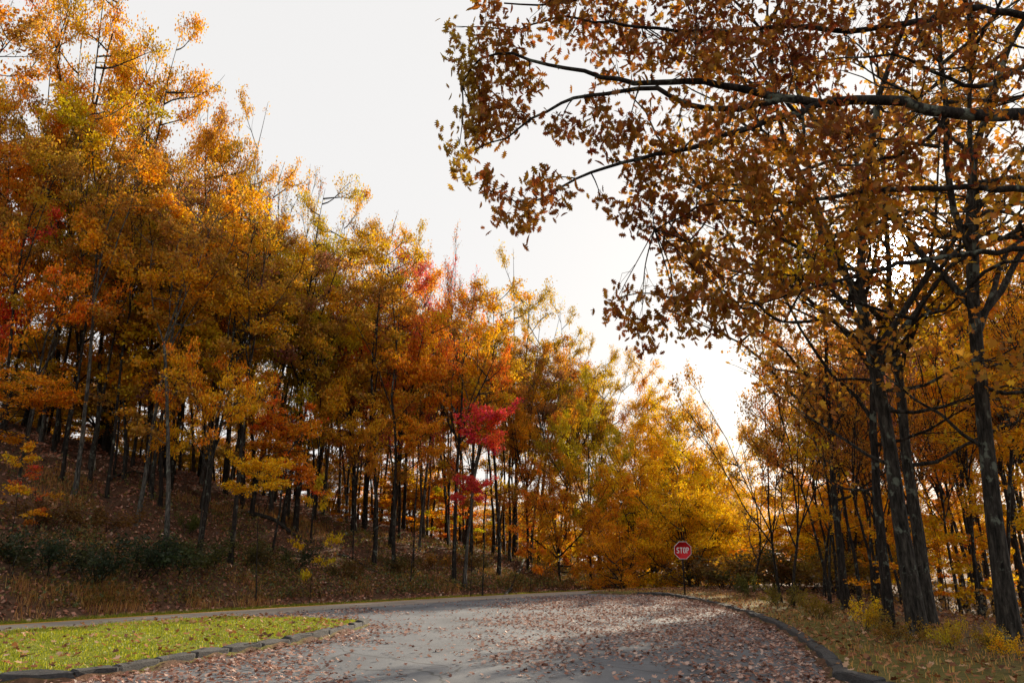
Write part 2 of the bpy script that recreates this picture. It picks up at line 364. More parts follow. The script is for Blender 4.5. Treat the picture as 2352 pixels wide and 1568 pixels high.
# half outlines of a lobed leaf: two folded halves, sharing the midrib
_hr = [(0, -0.5), (0.14, -0.36), (0.42, -0.26), (0.24, -0.04), (0.46, 0.16), (0.18, 0.22), (0, 0.55)]
LOBED = (np.array([[x, y, 0.10 * x] for x, y in _hr] + [[-x, y, 0.10 * x] for x, y in _hr[1:-1]]), [np.array([[0, 1, 2, 3, 4, 5, 6]]), np.array([[6, 11, 10, 9, 8, 7, 0]])])
_ho = [(0, -0.62), (0.015, -0.5), (0.10, -0.40), (0.26, -0.36), (0.13, -0.22), (0.38, -0.06), (0.15, 0.0), (0.36, 0.22), (0.13, 0.2), (0.17, 0.38), (0.05, 0.36), (0, 0.55)]
_no = len(_ho)
OAK = (np.array([[x, y, 0.25 * x + 0.28 * y * y] for x, y in _ho] + [[-x, y, 0.25 * x + 0.28 * y * y] for x, y in _ho[1:-1]]),
       [np.array([list(range(_no))]), np.array([[_no - 1] + list(range(2 * _no - 3, _no - 1, -1)) + [0]])])
def frames(rng, n, nz=0.6, spread=0.8):
    nrm = unit(rng.normal(0, spread, (n, 3)) + np.array([0, 0, nz])); r = unit(rng.normal(0, 1, (n, 3)))
    a = unit(np.cross(nrm, r)); b = np.cross(nrm, a); return a, b, nrm
def leaves_mesh(name, P, size, tmpl, fr, curl=None):
    T, faces = tmpl; n = len(P); k = len(T); a, b, c = fr; s = np.broadcast_to(size, (n,))[:, None, None]
    z = T[None, :, 2] if curl is None else T[None, :, 2] + curl[:, None] * (T[None, :, 0] ** 2 + 0.6 * T[None, :, 1] ** 2)
    z = np.broadcast_to(z, (n, k))
    V = P[:, None, :] + s * (T[None, :, 0, None] * a[:, None, :] + T[None, :, 1, None] * b[:, None, :] + z[:, :, None] * c[:, None, :])
    base = (np.arange(n) * k)[:, None]
    return make_mesh(name, V.reshape(-1, 3), [(base[:, :, None] + f[None]).reshape(-1, f.shape[1]) for f in faces])

LITTER = palette_material('fallen_leaf', [(0, (0.08, 0.030, 0.018)), (0.2, (0.20, 0.075, 0.045)), (0.45, (0.34, 0.16, 0.11)), (0.7, (0.46, 0.27, 0.20)), (1.0, (0.62, 0.44, 0.36))], 0.2, 0.55, 0.05)
def vnoise(X, Y, k, seed=0):
    return wob(X + seed * 7.1, Y - seed * 3.3, k) / 1.8
def place_litter(n, xr, yr, test, seed):
    r = np.random.default_rng(seed); X = r.uniform(*xr, n); Y = r.uniform(*yr, n); z3 = zones(X, Y); keep = r.random(n) < test(X, Y, z3)
    return X[keep], Y[keep], tuple(q[keep] for q in z3), r
# on the asphalt
def lot_density(X, Y, z3):
    wd, s, dl = z3
    kl = np.min(np.stack([np.hypot(X - p[0], Y - p[1]) for p in KERB_L[::2]]), 0); kr = np.min(np.stack([np.hypot(X - p[0], Y - p[1]) for p in KERB_R[::2]]), 0)
    track = np.exp(-((X - np.interp(Y, [8, 12, 18, 25, 35], [-0.9, -1.3, -2.2, -2.6, -2.5])) / np.interp(Y, [10, 30], [1.3, 2.6])) ** 2)
    track2 = np.exp(-((X - np.interp(Y, [8, 12, 16], [1.2, 1.5, 2.2])) / 1.0) ** 2) * smooth(18, 12, Y)
    d = 0.47 + 0.32 * vnoise(X, Y, 0.9) + 0.30 * vnoise(X, Y, 2.7, 2) - 0.65 * track - 0.45 * track2 + 0.85 * np.exp(-kl / 1.2) + 0.6 * np.exp(-kr / 1.0)
    d = d * smooth(-ROADW + 0.6, -ROADW - 1.2, wd)
    return np.clip(d, 0.03, 1) * (dl < -0.1) * smooth(44, 34, Y)
X, Y, z3, r = place_litter(170000, (-20, 9), (10.5, 40), lot_density, 1)
n = len(X); P = np.stack([X, Y, 0.012 + r.random(n) ** 3 * 0.07], 1); sz = r.uniform(0.04, 0.10, n)
me = leaves_mesh('leaf_litter', P, sz, LOBED, frames(r, n, 1.0, 0.30), r.normal(0.35, 0.5, n)); me.materials.append(LITTER)
tag(obj('leaf_litter', me), 'brown and pinkish fallen leaves scattered over the asphalt', None, None, 'stuff')
# the nearest fallen leaves, one by one
singles = [leaves_mesh('leaf', np.zeros((1, 3)), np.array([1.0]), LOBED, (np.array([[1., 0, 0]]), np.array([[0, 1., 0]]), np.array([[0, 0, 1.]])), np.array([q])) for q in (0.5, 0.9, -0.4, 0.2, 0.7)]
SL = [palette_material('single_leaf', [(0, c), (1, c)], 0.2, 0.55, 0.05) for c in ((0.46, 0.28, 0.21), (0.32, 0.15, 0.10), (0.18, 0.065, 0.04), (0.38, 0.20, 0.12), (0.55, 0.38, 0.30))]
for m_, s_ in zip(singles, SL): m_.materials.append(s_)
X, Y, z3, r = place_litter(900, (-7, 5), (9.5, 14), lot_density, 3)
for k in range(min(300, len(X))):
    o = obj('leaf', singles[k % 5], None, lot); o.location = (X[k], Y[k], r.uniform(0.02, 0.05)); q = r.uniform(0.055, 0.105); o.scale = (q, q, q)
    o.rotation_euler = (r.normal(0, 0.3), r.normal(0, 0.3), r.uniform(0, 6.28))
# on grass, verges and forest floor
def soil_density(X, Y, z3):
    wd, s, dl = z3
    a = ((wd < -ROADW) & (dl > 0)) * np.where(X < 1, 0.34 + 0.6 * np.exp(-dl / 1.5) + 0.30 * vnoise(X, Y, 1.1), 0.95)
    b = (wd > 0) * np.where(wd < 1.4, 0.15, 0.5 + 0.25 * vnoise(X, Y, 0.6, 4)); return np.clip(np.maximum(a, b), 0, 1)
X, Y, z3, r = place_litter(42000, (-26, 17), (9, 46), lambda X, Y, z: soil_density(X, Y, z) * (z[0] < 0), 7)
n = len(X); gx_, gy_ = X, Y
P = np.stack([X, Y, ground_z(X, Y, z3) + 0.03 + r.random(n) * np.where(X < 1, 0.07, 0.04)], 1)
VLIT = palette_material('verge_leaf', [(0, (0.07, 0.025, 0.012)), (0.35, (0.22, 0.08, 0.03)), (0.65, (0.36, 0.15, 0.06)), (0.88, (0.46, 0.24, 0.10)), (1.0, (0.55, 0.36, 0.25))], 0.25, 0.6, 0.03)
me = leaves_mesh('verge_leaf_litter', P, r.uniform(0.06, 0.13, n), LOBED, frames(r, n, 1.0, 0.35), r.normal(0.35, 0.5, n)); me.materials.append(VLIT)
tag(obj('verge_leaf_litter', me), 'fallen brown leaves lying on the grass and right verge', None, None, 'stuff')
FLOORLEAF = palette_material('floor_leaf', [(0, (0.10, 0.045, 0.028)), (0.4, (0.32, 0.12, 0.07)), (0.7, (0.50, 0.21, 0.13)), (0.93, (0.60, 0.32, 0.21)), (1.0, (0.66, 0.48, 0.38))], 0.15, 0.5, 0.05)
def bank_density(X, Y, z): return np.where(z[0] < 1.4, 0.12, 0.6 + 0.3 * vnoise(X, Y, 0.6, 4))
S_A, S_B = S_MARK[0] - 12, S_MARK[2] + 16
def bank_pts(n, s0, s1, w0, w1, test, seed, bias=1.0):
    r = np.random.default_rng(seed); S = r.uniform(s0, s1, n); Wd = w0 + (w1 - w0) * r.random(n) ** bias
    mids = np.linspace(s0, s1, 160); A0 = np.array([edge_point(q, 0.0) for q in mids]); A1 = np.array([edge_point(q, 1.0) for q in mids])
    bx = np.interp(S, mids, A0[:, 0]); by = np.interp(S, mids, A0[:, 1]); ux = np.interp(S, mids, A1[:, 0]) - bx; uy = np.interp(S, mids, A1[:, 1]) - by
    X = bx + ux * Wd; Y = by + uy * Wd; keep = (r.random(n) < test(X, Y, (Wd, S, None))) & (Y > 10) & (np.abs(X) < 0.74 * Y + 1)
    X, Y = X[keep], Y[keep]; return X, Y, ground_z(X, Y), r
X, Y, Z, r = bank_pts(110000, S_A, S_B, 0.8, 32, bank_density, 8, 1.5)
n = len(X); P = np.stack([X, Y, Z + 0.02 + r.random(n) * 0.06], 1)
me = leaves_mesh('forest_leaf_litter', P, r.uniform(0.10, 0.22, n), KITE, frames(r, n, 0.8, 0.5)); me.materials.append(FLOORLEAF)
tag(obj('forest_leaf_litter', me), 'dark brown leaf litter covering the wooded bank', None, None, 'stuff')

# grass
def blades(name, P, h, lean, wid, mat, label, rng):
    n = len(P); az = rng.uniform(0, 6.283, n); d = np.stack([np.cos(az), np.sin(az), 0 * az], 1); sd = np.stack([-np.sin(az), np.cos(az), 0 * az], 1)
    up = np.array([0, 0, 1.0]); h = h[:, None]; l = lean[:, None]
    b0 = P - sd * wid; b1 = P + sd * wid; m0 = P + up * h * 0.6 + d * h * l * 0.3
    tip = P + up * h * (1 - 0.35 * l) + d * h * l
    V = np.stack([b0, b1, m0 + sd * wid * 0.8, m0 - sd * wid * 0.8, tip], 1).reshape(-1, 3); k = (np.arange(n) * 5)[:, None]
    me = make_mesh(name, V, [k + np.array([0, 1, 2, 3]), k + np.array([3, 2, 4])]); me.materials.append(mat)
    return tag(obj(name, me), label, None, None, 'stuff')
GRASS = palette_material('grass_blade', [(0, (0.09, 0.14, 0.008)), (0.5, (0.23, 0.27, 0.009)), (0.85, (0.40, 0.38, 0.012)), (1, (0.55, 0.45, 0.05))], 0.5, 0.4, 0.03)
def grass_pts(n, xr, yr, test, seed):
    r = np.random.default_rng(seed); X = r.uniform(*xr, n); Y = r.uniform(*yr, n); z3 = zones(X, Y); k = r.random(n) < test(X, Y, z3)
    X, Y = X[k], Y[k]; return np.stack([X, Y, ground_z(X, Y, tuple(q[k] for q in z3)) - 0.01], 1), r
P, r = grass_pts(520000, (-22, 0), (9, 30), lambda X, Y, z: ((z[0] < -ROADW + 0.15) & (z[2] > 0.1)) * (0.8 + 0.4 * vnoise(X, Y, 1.7) + 0.3 * vnoise(X, Y, 4.1, 3)), 11)
n = len(P); blades('grass', P, r.uniform(0.03, 0.085, n) * (0.8 + 0.5 * vnoise(P[:, 0], P[:, 1], 2.3, 7)) * (1 + 0.6 * (r.random(n) < 0.04)), r.uniform(0.1, 0.9, n), 0.005, GRASS, 'bright green lawn on the sunlit island', r)
X, Y, Z, r = bank_pts(80000, S_A, S_MARK[2] + 30, -0.05, 1.7, lambda X, Y, z: smooth(1.75, 0.9, z[0]), 12); P = np.stack([X, Y, Z - 0.01], 1)
n = len(P); blades('verge_grass', P, r.uniform(0.08, 0.2, n), r.uniform(0.1, 0.9, n), 0.007, GRASS, 'narrow green grass verge along the far road edge', r)
P, r = grass_pts(90000, (1, 18), (9, 46), lambda X, Y, z: ((z[0] < -ROADW) & (z[2] > 0.15)) * (0.25 + 0.35 * vnoise(X, Y, 0.8, 3)) * smooth(5.5, 2.0, z[2]), 13)
DRYG = palette_material('dry_grass_blade', [(0, (0.30, 0.13, 0.045)), (0.5, (0.62, 0.29, 0.09)), (0.85, (0.68, 0.38, 0.09)), (1, (0.45, 0.36, 0.05))], 0.4, 0.5, 0.04)
n = len(P); blades('right_verge_grass', P, r.uniform(0.06, 0.16, n), r.uniform(0.2, 1.0, n), 0.006, DRYG, 'thin yellowing grass on the right verge', r)
# tall brown grass at the foot of the bank
def tuft_test(X, Y, z):
    wd, s, dl = z
    foot = np.exp(-((wd - 2.5) / 0.9) ** 2) * np.clip(0.05 + 1.2 * vnoise(X, Y, 0.75, 5) + 0.5 * vnoise(X, Y, 2.2, 6), 0, 1) * (0.35 + 0.65 * smooth(2, -9, X))
    top = np.exp(-((wd - 9.5) / 2.2) ** 2) * np.clip(0.0 + 0.9 * vnoise(X, Y, 0.35, 6), 0, 1) * smooth(-6, -12, X)
    nose = (wd > 1.6) * smooth(S_MARK[1] - 4, S_MARK[1] + 6, s) * smooth(11, 5, wd) * np.clip(-0.05 + 0.7 * vnoise(X, Y, 0.9, 9), 0, 1)
    return np.clip(np.maximum(np.maximum(foot, top), nose), 0, 1) * (wd > 1.5) * (s < S_MARK[2] + 12)
X, Y, Z, r = bank_pts(300000, S_A, S_MARK[2] + 12, 1.5, 13, tuft_test, 14, 1.3); P = np.stack([X, Y, Z], 1)
n = len(P); blades('dry_grass', P, r.uniform(0.2, 0.62, n), r.uniform(0.4, 1.3, n), 0.007, DRYG, 'tall brown dry grass on the bank above the road', r)
# leafy ground cover on the bank
COVER = palette_material('ground_cover_leaf', [(0, (0.07, 0.10, 0.03)), (0.4, (0.14, 0.16, 0.035)), (0.6, (0.22, 0.15, 0.03)), (0.85, (0.34, 0.17, 0.03)), (1, (0.20, 0.08, 0.03))], 0.35, 0.5, 0.04)
X, Y, Z, r = bank_pts(150000, S_A, S_MARK[2] + 8, 2.0, 15, lambda X, Y, z: smooth(15, 6, z[0]) * np.clip(0.45 + 0.8 * vnoise(X, Y, 0.55, 8), 0, 1), 15, 1.4)
n = len(X); hh = np.clip(0.5 + 0.6 * vnoise(X, Y, 1.1, 12), 0.1, 1.2); P = np.stack([X, Y, Z + 0.04 + r.random(n) * 0.6 * hh], 1)
me = leaves_mesh('ground_cover', P, r.uniform(0.06, 0.15, n), KITE, frames(r, n, 0.5, 0.8)); me.materials.append(COVER)
tag(obj('ground_cover', me), 'low green and brown leafy growth on the bank', None, None, 'stuff')


# ------------------------------------------------------------------ stop sign
def b_flat(c, c2=None, sc=8):
    def f(t, p):
        tc = N(t, 'ShaderNodeTexCoord'); n1 = noise(t, tc.outputs['Object'], sc, 4)
        t.links.new(ramp(t, n1, [(0.3, c2 or tuple(0.8 * q for q in c)), (0.65, c)]), p.inputs['Base Color'])
    return f
SRED = principled('sign_red', b_flat((0.55, 0.012, 0.02), (0.44, 0.01, 0.016)), 0.5)
SWHITE = principled('sign_white', b_flat((0.75, 0.76, 0.78)), 0.5)
SMETAL = principled('sign_post_metal', b_flat((0.045, 0.035, 0.03), (0.025, 0.02, 0.018), 20), 0.7)
sb = at_z(1574, 1371, 0.05); sgx, sgy = sb[0], sb[1]; sgz = gz(sgx, sgy)
top = at_depth(1570.5, 1263, sgy)                      # centre of the octagon
sign = empty('stop_sign', (sgx, sgy, sgz)); tag(sign, 'red octagonal stop sign on a dark post beside the kerb', 'sign')
SH = top[2] - sgz; TH = 0.0125
b = Buf()   # u-channel post
for hx, hy, sx, sy in ((0, 0, 0.05, 0.008), (-0.029, -0.012, 0.008, 0.032), (0.029, -0.012, 0.008, 0.032)):
    b.box(hx, hy + 0.035, SH / 2 + 0.12, sx, sy, SH + 0.44)
obj('post', b.mesh('post'), SMETAL, sign).rotation_euler = (0, -0.012, 0)
def octagon(R, y, z):
    return [(R * math.cos(math.pi / 8 + k * math.pi / 4), y, z + R * math.sin(math.pi / 8 + k * math.pi / 4)) for k in range(8)]
def prism(name, ring_out, ring_in, th, mat, parent):
    b = Buf(); n = 8; o = np.array(ring_out); yb = np.array([0, th, 0])
    if ring_in is None:
        V = np.concatenate([o, o + yb]); b.add(V, [[i, (i + 1) % n, n + (i + 1) % n, n + i] for i in range(n)])
        me = make_mesh(name, V, [np.array([list(range(n))]), np.array([list(range(2 * n - 1, n - 1, -1))]), b.f[0]])
    else:
        q = np.array(ring_in); V = np.concatenate([o, q, o + yb, q + yb]); F4 = []
        for i in range(n):
            j = (i + 1) % n; F4 += [[i, j, n + j, n + i], [2 * n + i, 3 * n + i, 3 * n + j, 2 * n + j], [i, 2 * n + i, 2 * n + j, j], [n + i, n + j, 3 * n + j, 3 * n + i]]
        me = make_mesh(name, V, [np.array(F4)])
    return obj(name, me, mat, parent)
RO = 0.375 / math.cos(math.pi / 8)
panel = prism('sign_panel', octagon(RO - 0.004, 0.0, SH), None, 0.004, SRED, sign)
prism('border', octagon(RO, -0.003, SH), octagon(RO - 0.022, -0.003, SH), 0.002, SWHITE, panel)
def stroke(b, pts, wd, closed=False):
    P = np.array(pts, float); n = len(P); d = np.gradient(P, axis=0) if not closed else (np.roll(P, -1, 0) - np.roll(P, 1, 0)); d = unit(d)
    nn = np.stack([-d[:, 1], d[:, 0]], 1) * wd / 2; a = P + nn; c = P - nn
    V = np.concatenate([np.stack([a[:, 0], 0 * a[:, 0], a[:, 1]], 1), np.stack([c[:, 0], 0 * c[:, 0], c[:, 1]], 1)])
    m = n if closed else n - 1; b.add(V, [[i, (i + 1) % n, n + (i + 1) % n, n + i] for i in range(m)])
LH, LW, ST = 0.25, 0.118, 0.036
def arc(cx, cy, rx, ry, a0, a1, n=14): return [(cx + rx * math.cos(math.radians(a)), cy + ry * math.sin(math.radians(a))) for a in np.linspace(a0, a1, n)]
letters = {}
h, wl_, e = LH / 2 - ST / 2, LW / 2 - ST / 2, ST / 2
def mk(ch, x0):
    b = Buf(); rr = 0.046
    if ch == 'S':
        pts = arc(0, h - rr, wl_, rr, 12, 180, 10) + arc(0, h - rr - 0.002, wl_, 0.052, 185, 235, 5) + [(0, 0.004), (0.012, -0.006)] + arc(0, -h + rr + 0.002, wl_, 0.052, 50, 0, 5) + arc(0, -h + rr, wl_, rr, -5, -168, 10)
        stroke(b, pts, ST)
    if ch == 'T': stroke(b, [(-LW / 2, h), (LW / 2, h)], ST); stroke(b, [(0, h - e), (0, -LH / 2)], ST)
    if ch == 'O': stroke(b, arc(0, h - rr, wl_, rr, 0, 180, 12) + arc(0, -h + rr, wl_, rr, 180, 360, 12), ST, True)
    if ch == 'P':
        stroke(b, [(-wl_, LH / 2), (-wl_, -LH / 2)], ST); r2 = 0.052
        stroke(b, [(-wl_ + e, h), (0.0, h)] + arc(0.0, h - r2, wl_, r2, 85, -85, 10) + [(0.0, h - 2 * r2), (-wl_ + e, h - 2 * r2)], ST)
    o = obj('letter', b.mesh('letter'), SWHITE, panel); o.location = (x0, -0.0035, SH); return o
for ch, x0 in zip('STOP', (-0.2135, -0.068, 0.073, 0.2165)): mk(ch, x0)
for zz in (0.30, -0.30):
    bb = Buf(); bb.tube([(0, 0.0, SH + zz), (0, -0.008, SH + zz)], [0.011, 0.009], 8); obj('bolt', bb.mesh('bolt'), SMETAL, sign)

# ------------------------------------------------------------------ tree growing
def path(rng, p, d, L, n, wobble, up):
    pts = [p]
    for i in range(n):
        d = d + rng.normal(0, wobble, 3) + np.array([0, 0, up]); d = d / np.linalg.norm(d); p = p + d * (L / n); pts.append(p)
    return np.array(pts)
def lerp_path(P, t):
    x = t * (len(P) - 1); i = min(int(x), len(P) - 2); return P[i] + (P[i + 1] - P[i]) * (x - i), unit(P[i + 1] - P[i])
def rot_about(d, ang_h, ang_v):
    az = math.atan2(d[1], d[0]) + ang_h; el = math.asin(np.clip(d[2], -1, 1)) + ang_v
    el = np.clip(el, -1.3, 1.45); return np.array([math.cos(az) * math.cos(el), math.sin(az) * math.cos(el), math.sin(el)])
def grow(seed, H, cb, R, tr, nl=16, ns=5, ntw=4, elev=(0.15, 1.1), up=0.03, leaves=14000, leaf=0.14, sig=0.22, flat=0.5, tmpl=KITE, wobble=0.10, trunk_wob=0.035, drop=0.15, prof=0.6, sides=8, twr=0.010, low_twigs=0, split=1, hang=0.0, shape=None, lead=0, lel=(0.8, 1.25), lowl=0, lup=0.022):
    r = np.random.default_rng(seed); W = Buf(); anchors = []
    trunks = []
    for q in range(split):
        d = np.array([0, 0, 1.0]) if split == 1 else unit(np.array([math.cos(q * 6.28 / split + seed), math.sin(q * 6.28 / split + seed), 6.0]))
        T = path(r, np.array([0, 0, -0.4]), d, H + 0.3, 12, trunk_wob, 0.02); k = H / max(T[-1][2], 1e-3); T[:, 2] = np.where(T[:, 2] > 0, T[:, 2] * k, T[:, 2])
        tt = np.linspace(0, 1, 13); rad = tr * (1 - 0.93 * tt ** 0.9) + tr * 0.55 * np.exp(-tt * 14); W.tube(T, rad * (0.8 if split > 1 else 1), sides); trunks.append(T)
    if lead:                                  # the stem divides into rising leaders that carry the crown
        W = Buf(); T = path(r, np.array([0, 0, -0.4]), np.array([0, 0, 1.0]), cb * H + 0.4, 9, trunk_wob, 0.02); tt = np.linspace(0, 1, 10)
        W.tube(T, tr * (1 - 0.38 * tt) + tr * 0.6 * np.exp(-tt * 9), sides); trunks = []; az0 = r.uniform(0, 6.28)
        for q in range(lead):
            p, _ = lerp_path(T, 1.0 if q < 2 else r.uniform(0.78, 1.0)); az = az0 + q * 2.4 + r.normal(0, 0.2); el = 1.42 if q == 0 else r.uniform(*lel)
            d = np.array([math.cos(az) * math.cos(el), math.sin(az) * math.cos(el), math.sin(el)]); LL = H * (1 - cb) * (r.uniform(0.85, 0.98) if q == 0 else r.uniform(0.68, 0.98) * (0.75 + 0.25 * math.sin(el)))
            B = path(r, p, d, LL * 0.86, 9, wobble * 0.8, lup); W.tube(B, np.linspace(tr * (0.55 if q == 0 else 0.42), 0.014, 10), max(5, sides - 2)); trunks.append(B)
            for g in np.linspace(0.8, 1.0, 4): anchors.append(lerp_path(B, g)[0] + r.normal(0, 0.3, 3))
        base_T = T
    ga = r.uniform(0, 6.28)
    for i in range(nl + lowl):
        T = trunks[i % (lead or split)]; f = (i + r.uniform(0, 0.9)) / nl; t = cb + (0.985 - cb) * f
        if lead: f = 0.12 + 0.86 * r.random() ** 0.72; t = f
        if i >= nl: T = base_T; f = 0.0; t = r.uniform(0.5, 1.0)
        p, _ = lerp_path(T, t); ga += 2.4 + r.normal(0, 0.35); el = elev[0] + (elev[1] - elev[0]) * f + r.normal(0, 0.12)
        s = (math.sin(math.pi * (0.16 + 0.80 * f))) ** prof if shape is None else shape(f)
        if lead: s = 0.95 + 0.05 * f
        if i >= nl: s = r.uniform(0.8, 1.5); el = r.uniform(-0.1, 0.5); t = 0.3
        L = R * s * r.uniform(0.72, 1.2); d = np.array([math.cos(ga) * math.cos(el), math.sin(ga) * math.cos(el), math.sin(el)])
        B = path(r, p, d, L, 6, wobble, up); r0 = min(tr * (1 - 0.9 * t) * 0.6, 0.035 * L / 2 + 0.012) if not lead else min(0.011 * L + 0.006, tr * 0.3)
        W.tube(B, np.linspace(r0, max(r0 * 0.18, twr), 7), 5)
        if r.random() < drop * 0.5: continue
        for j in range(ns):
            fj = 0.25 + 0.75 * (j + r.uniform(0.1, 0.9)) / ns; q, dd = lerp_path(B, fj)
            d2 = rot_about(dd, (1 if (j + i) % 2 else -1) * r.uniform(0.35, 1.0) * (0.4 if fj > 0.9 else 1), r.normal(0.05, 0.2))
            L2 = L * r.uniform(0.28, 0.5) * (1.15 - 0.45 * fj); S = path(r, q, d2, L2, 4, wobble * 1.3, up - hang)
            W.tube(S, np.linspace(max(r0 * 0.35, twr * 1.3), twr * 0.8, 5), 4)
            if r.random() < drop: continue
            for k in range(ntw):
                fk = 0.2 + 0.8 * (k + r.uniform(0, 0.9)) / ntw; q2, d3 = lerp_path(S, fk)
                d4 = rot_about(d3, (1 if k % 2 else -1) * r.uniform(0.4, 1.1), r.normal(0, 0.3)); L3 = L2 * r.uniform(0.3, 0.65)
                TW = path(r, q2, d4, L3, 3, wobble * 1.6, up * 0.5 - hang); W.tube(TW, np.linspace(twr, twr * 0.5, 4), 3)
                for g in np.linspace(0.3, 1, 4): anchors.append(lerp_path(TW, g)[0])
            anchors.append(S[-1]); anchors.append(B[-1])
    for k in range(low_twigs):          # bare dead twigs on the lower trunk
        T = trunks[k % split]; p, _ = lerp_path(T, r.uniform(0.12, max(cb, 0.2))); a = r.uniform(0, 6.28); d = np.array([math.cos(a), math.sin(a), r.uniform(-0.2, 0.5)])
        L = r.uniform(0.5, 1.8); B = path(r, p, unit(d), L, 5, 0.2, 0); W.tube(B, np.linspace(0.014, 0.005, 6), 4)
    A = np.array(anchors); wgt = r.gamma(0.9, 1.0, len(A)); idx = r.choice(len(A), leaves, p=wgt / wgt.sum())
    P = A[idx] + r.normal(0, sig, (leaves, 3)) * np.array([1, 1, flat]); P[:, 2] -= 0.05
    me = leaves_mesh('crown', P, leaf * r.uniform(0.65, 1.3, leaves), tmpl, frames(r, leaves, 0.55, 0.7), r.normal(0.2, 0.3, leaves))
    return W.mesh('trunk', True), me

PROTO = {}
def proto(key, mat, **kw):
    tr_, cr_ = grow(**kw); tr_.materials.append(BARK); cr_.materials.append(mat); co = np.empty(len(cr_.vertices) * 3, np.float32); cr_.vertices.foreach_get('co', co); co = co.reshape(-1, 3); PROTO[key] = (tr_, cr_, float(np.percentile(co[:, 2], 99.5)), float(np.percentile(np.hypot(co[:, 0], co[:, 1]), 93)))
for q in (0, 1, 2):
    proto(f'open{q}', LEAF, seed=10 + q, H=19, cb=0.42, R=3.4, tr=0.24, nl=34, ns=6, ntw=4, elev=(-0.1, 0.45), lead=8, lel=(0.45, 1.2), lowl=4, leaves=18000, leaf=0.15, sig=0.25, drop=0.14)
    proto(f'slim{q}', LEAF, seed=30 + q, H=20, cb=0.50, R=2.1, tr=0.125, nl=18, ns=4, ntw=3, elev=(0.0, 0.6), lead=3, lel=(1.05, 1.3), lowl=3, leaves=7000, leaf=0.155, sig=0.24, drop=0.18, low_twigs=12, sides=6, trunk_wob=0.05)
    proto(f'maple{q}', LEAF, seed=50 + q, H=9, cb=0.42, R=2.6, tr=0.085, nl=22, ns=6, ntw=4, elev=(-0.2, 0.5), lead=5, lel=(0.35, 1.0), up=0.0, leaves=10000, leaf=0.14, sig=0.18, flat=0.32, drop=0.12, low_twigs=3, sides=6, wobble=0.13)
    proto(f'oak{q}', OAKLEAF, seed=70 + q, H=18, cb=0.36, R=3.6, tr=0.165, nl=34, ns=6, ntw=4, elev=(-0.2, 0.7), lead=6, lel=(0.35, 1.15), lowl=3, leaves=5800, leaf=0.135, sig=0.20, flat=0.7, tmpl=LOBED, drop=0.18, low_twigs=26, sides=10, trunk_wob=0.05, wobble=0.17, twr=0.008)
for q in (0, 1):
    proto(f'bare{q}', LEAF, seed=90 + q, H=20, cb=0.42, R=2.4, tr=0.13, nl=36, ns=6, ntw=4, elev=(0.6, 1.2), lead=6, lel=(0.95, 1.3), up=0.05, leaves=3800, leaf=0.14, sig=0.25, drop=0.05, sides=6, twr=0.012)
    proto(f'dense{q}', LEAF, seed=110 + q, H=14, cb=0.14, R=3.6, tr=0.2, nl=44, ns=6, ntw=4, elev=(-0.25, 0.6), lead=9, lel=(0.15, 1.15), lowl=6, leaves=30000, leaf=0.15, sig=0.26, flat=0.4, drop=0.08, wobble=0.11)
    proto(f'tall{q}', LEAF, seed=130 + q, H=20, cb=0.30, R=3.2, tr=0.22, nl=42, ns=6, ntw=4, elev=(-0.1, 0.45), lead=9, lel=(0.4, 1.2), lowl=4, leaves=22000, leaf=0.15, sig=0.24, flat=0.5, drop=0.12)
    proto(f'airy{q}', OAKLEAF, seed=150 + q, H=13, cb=0.22, R=2.6, tr=0.12, nl=26, ns=5, ntw=4, elev=(0.0, 0.9), lead=5, lel=(0.8, 1.25), up=0.04, leaves=4600, leaf=0.14, sig=0.2, drop=0.15, sides=7, low_twigs=8, wobble=0.13, trunk_wob=0.06)
    proto(f'spray{q}', LEAF, seed=190 + q, H=8.5, cb=0.85, R=2.2, tr=0.06, nl=14, ns=6, ntw=4, elev=(0.0, 0.45), up=0.0, leaves=5600, leaf=0.14, sig=0.15, flat=0.3, drop=0.08, sides=6, low_twigs=6)
    proto(f'sapling{q}', LEAF, seed=170 + q, H=4, cb=0.25, R=1.5, tr=0.03, nl=9, ns=4, ntw=3, elev=(0.0, 0.8), up=0.0, leaves=1500, leaf=0.13, sig=0.12, flat=0.3, drop=0.1, sides=5, twr=0.006)

GOLD = (0.87, 0.46, 0.008); ORANGE = (0.9, 0.33, 0.008); YEL = (0.95, 0.58, 0.008); OLIVE = (0.6, 0.39, 0.01); BROWN = (0.48, 0.23, 0.035); RED = (0.8, 0.06, 0.04); CRIM = (0.95, 0.05, 0.055); RORG = (0.9, 0.21, 0.015); YGRN = (0.6, 0.49, 0.01); PURP = (0.36, 0.15, 0.12); RUST = (0.66, 0.255, 0.018)
BK_D = (0.030, 0.025, 0.022); BK_G = (0.045, 0.041, 0.036); BK_P = (0.095, 0.092, 0.085)
RT = np.random.default_rng(77)
def plant(kind, x, y, H, spread, col, tint, bark, name, label, group=None, rz=None, lean=0.0):
    tr_, cr_, h0, r0 = PROTO[kind]; z = gz(x, y); s = H / h0; sx = s * spread
    root = empty(name, (x, y, z - 0.05), RT.uniform(0, 6.28) if rz is None else rz, (sx, sx, s))
    if lean: root.rotation_euler[1] = lean; root.rotation_euler[0] = RT.normal(0, 0.02)
    tag(root, label, 'sapling' if 'sapling' in name else 'tree', group)
    jit = lambda c: tuple(float(np.clip(q * RT.uniform(0.88, 1.12), 0, 1)) for q in c)
    obj('trunk', tr_, None, root, color=bark); obj('crown', cr_, None, root, color=jit(col), tint=jit(tint)); return root
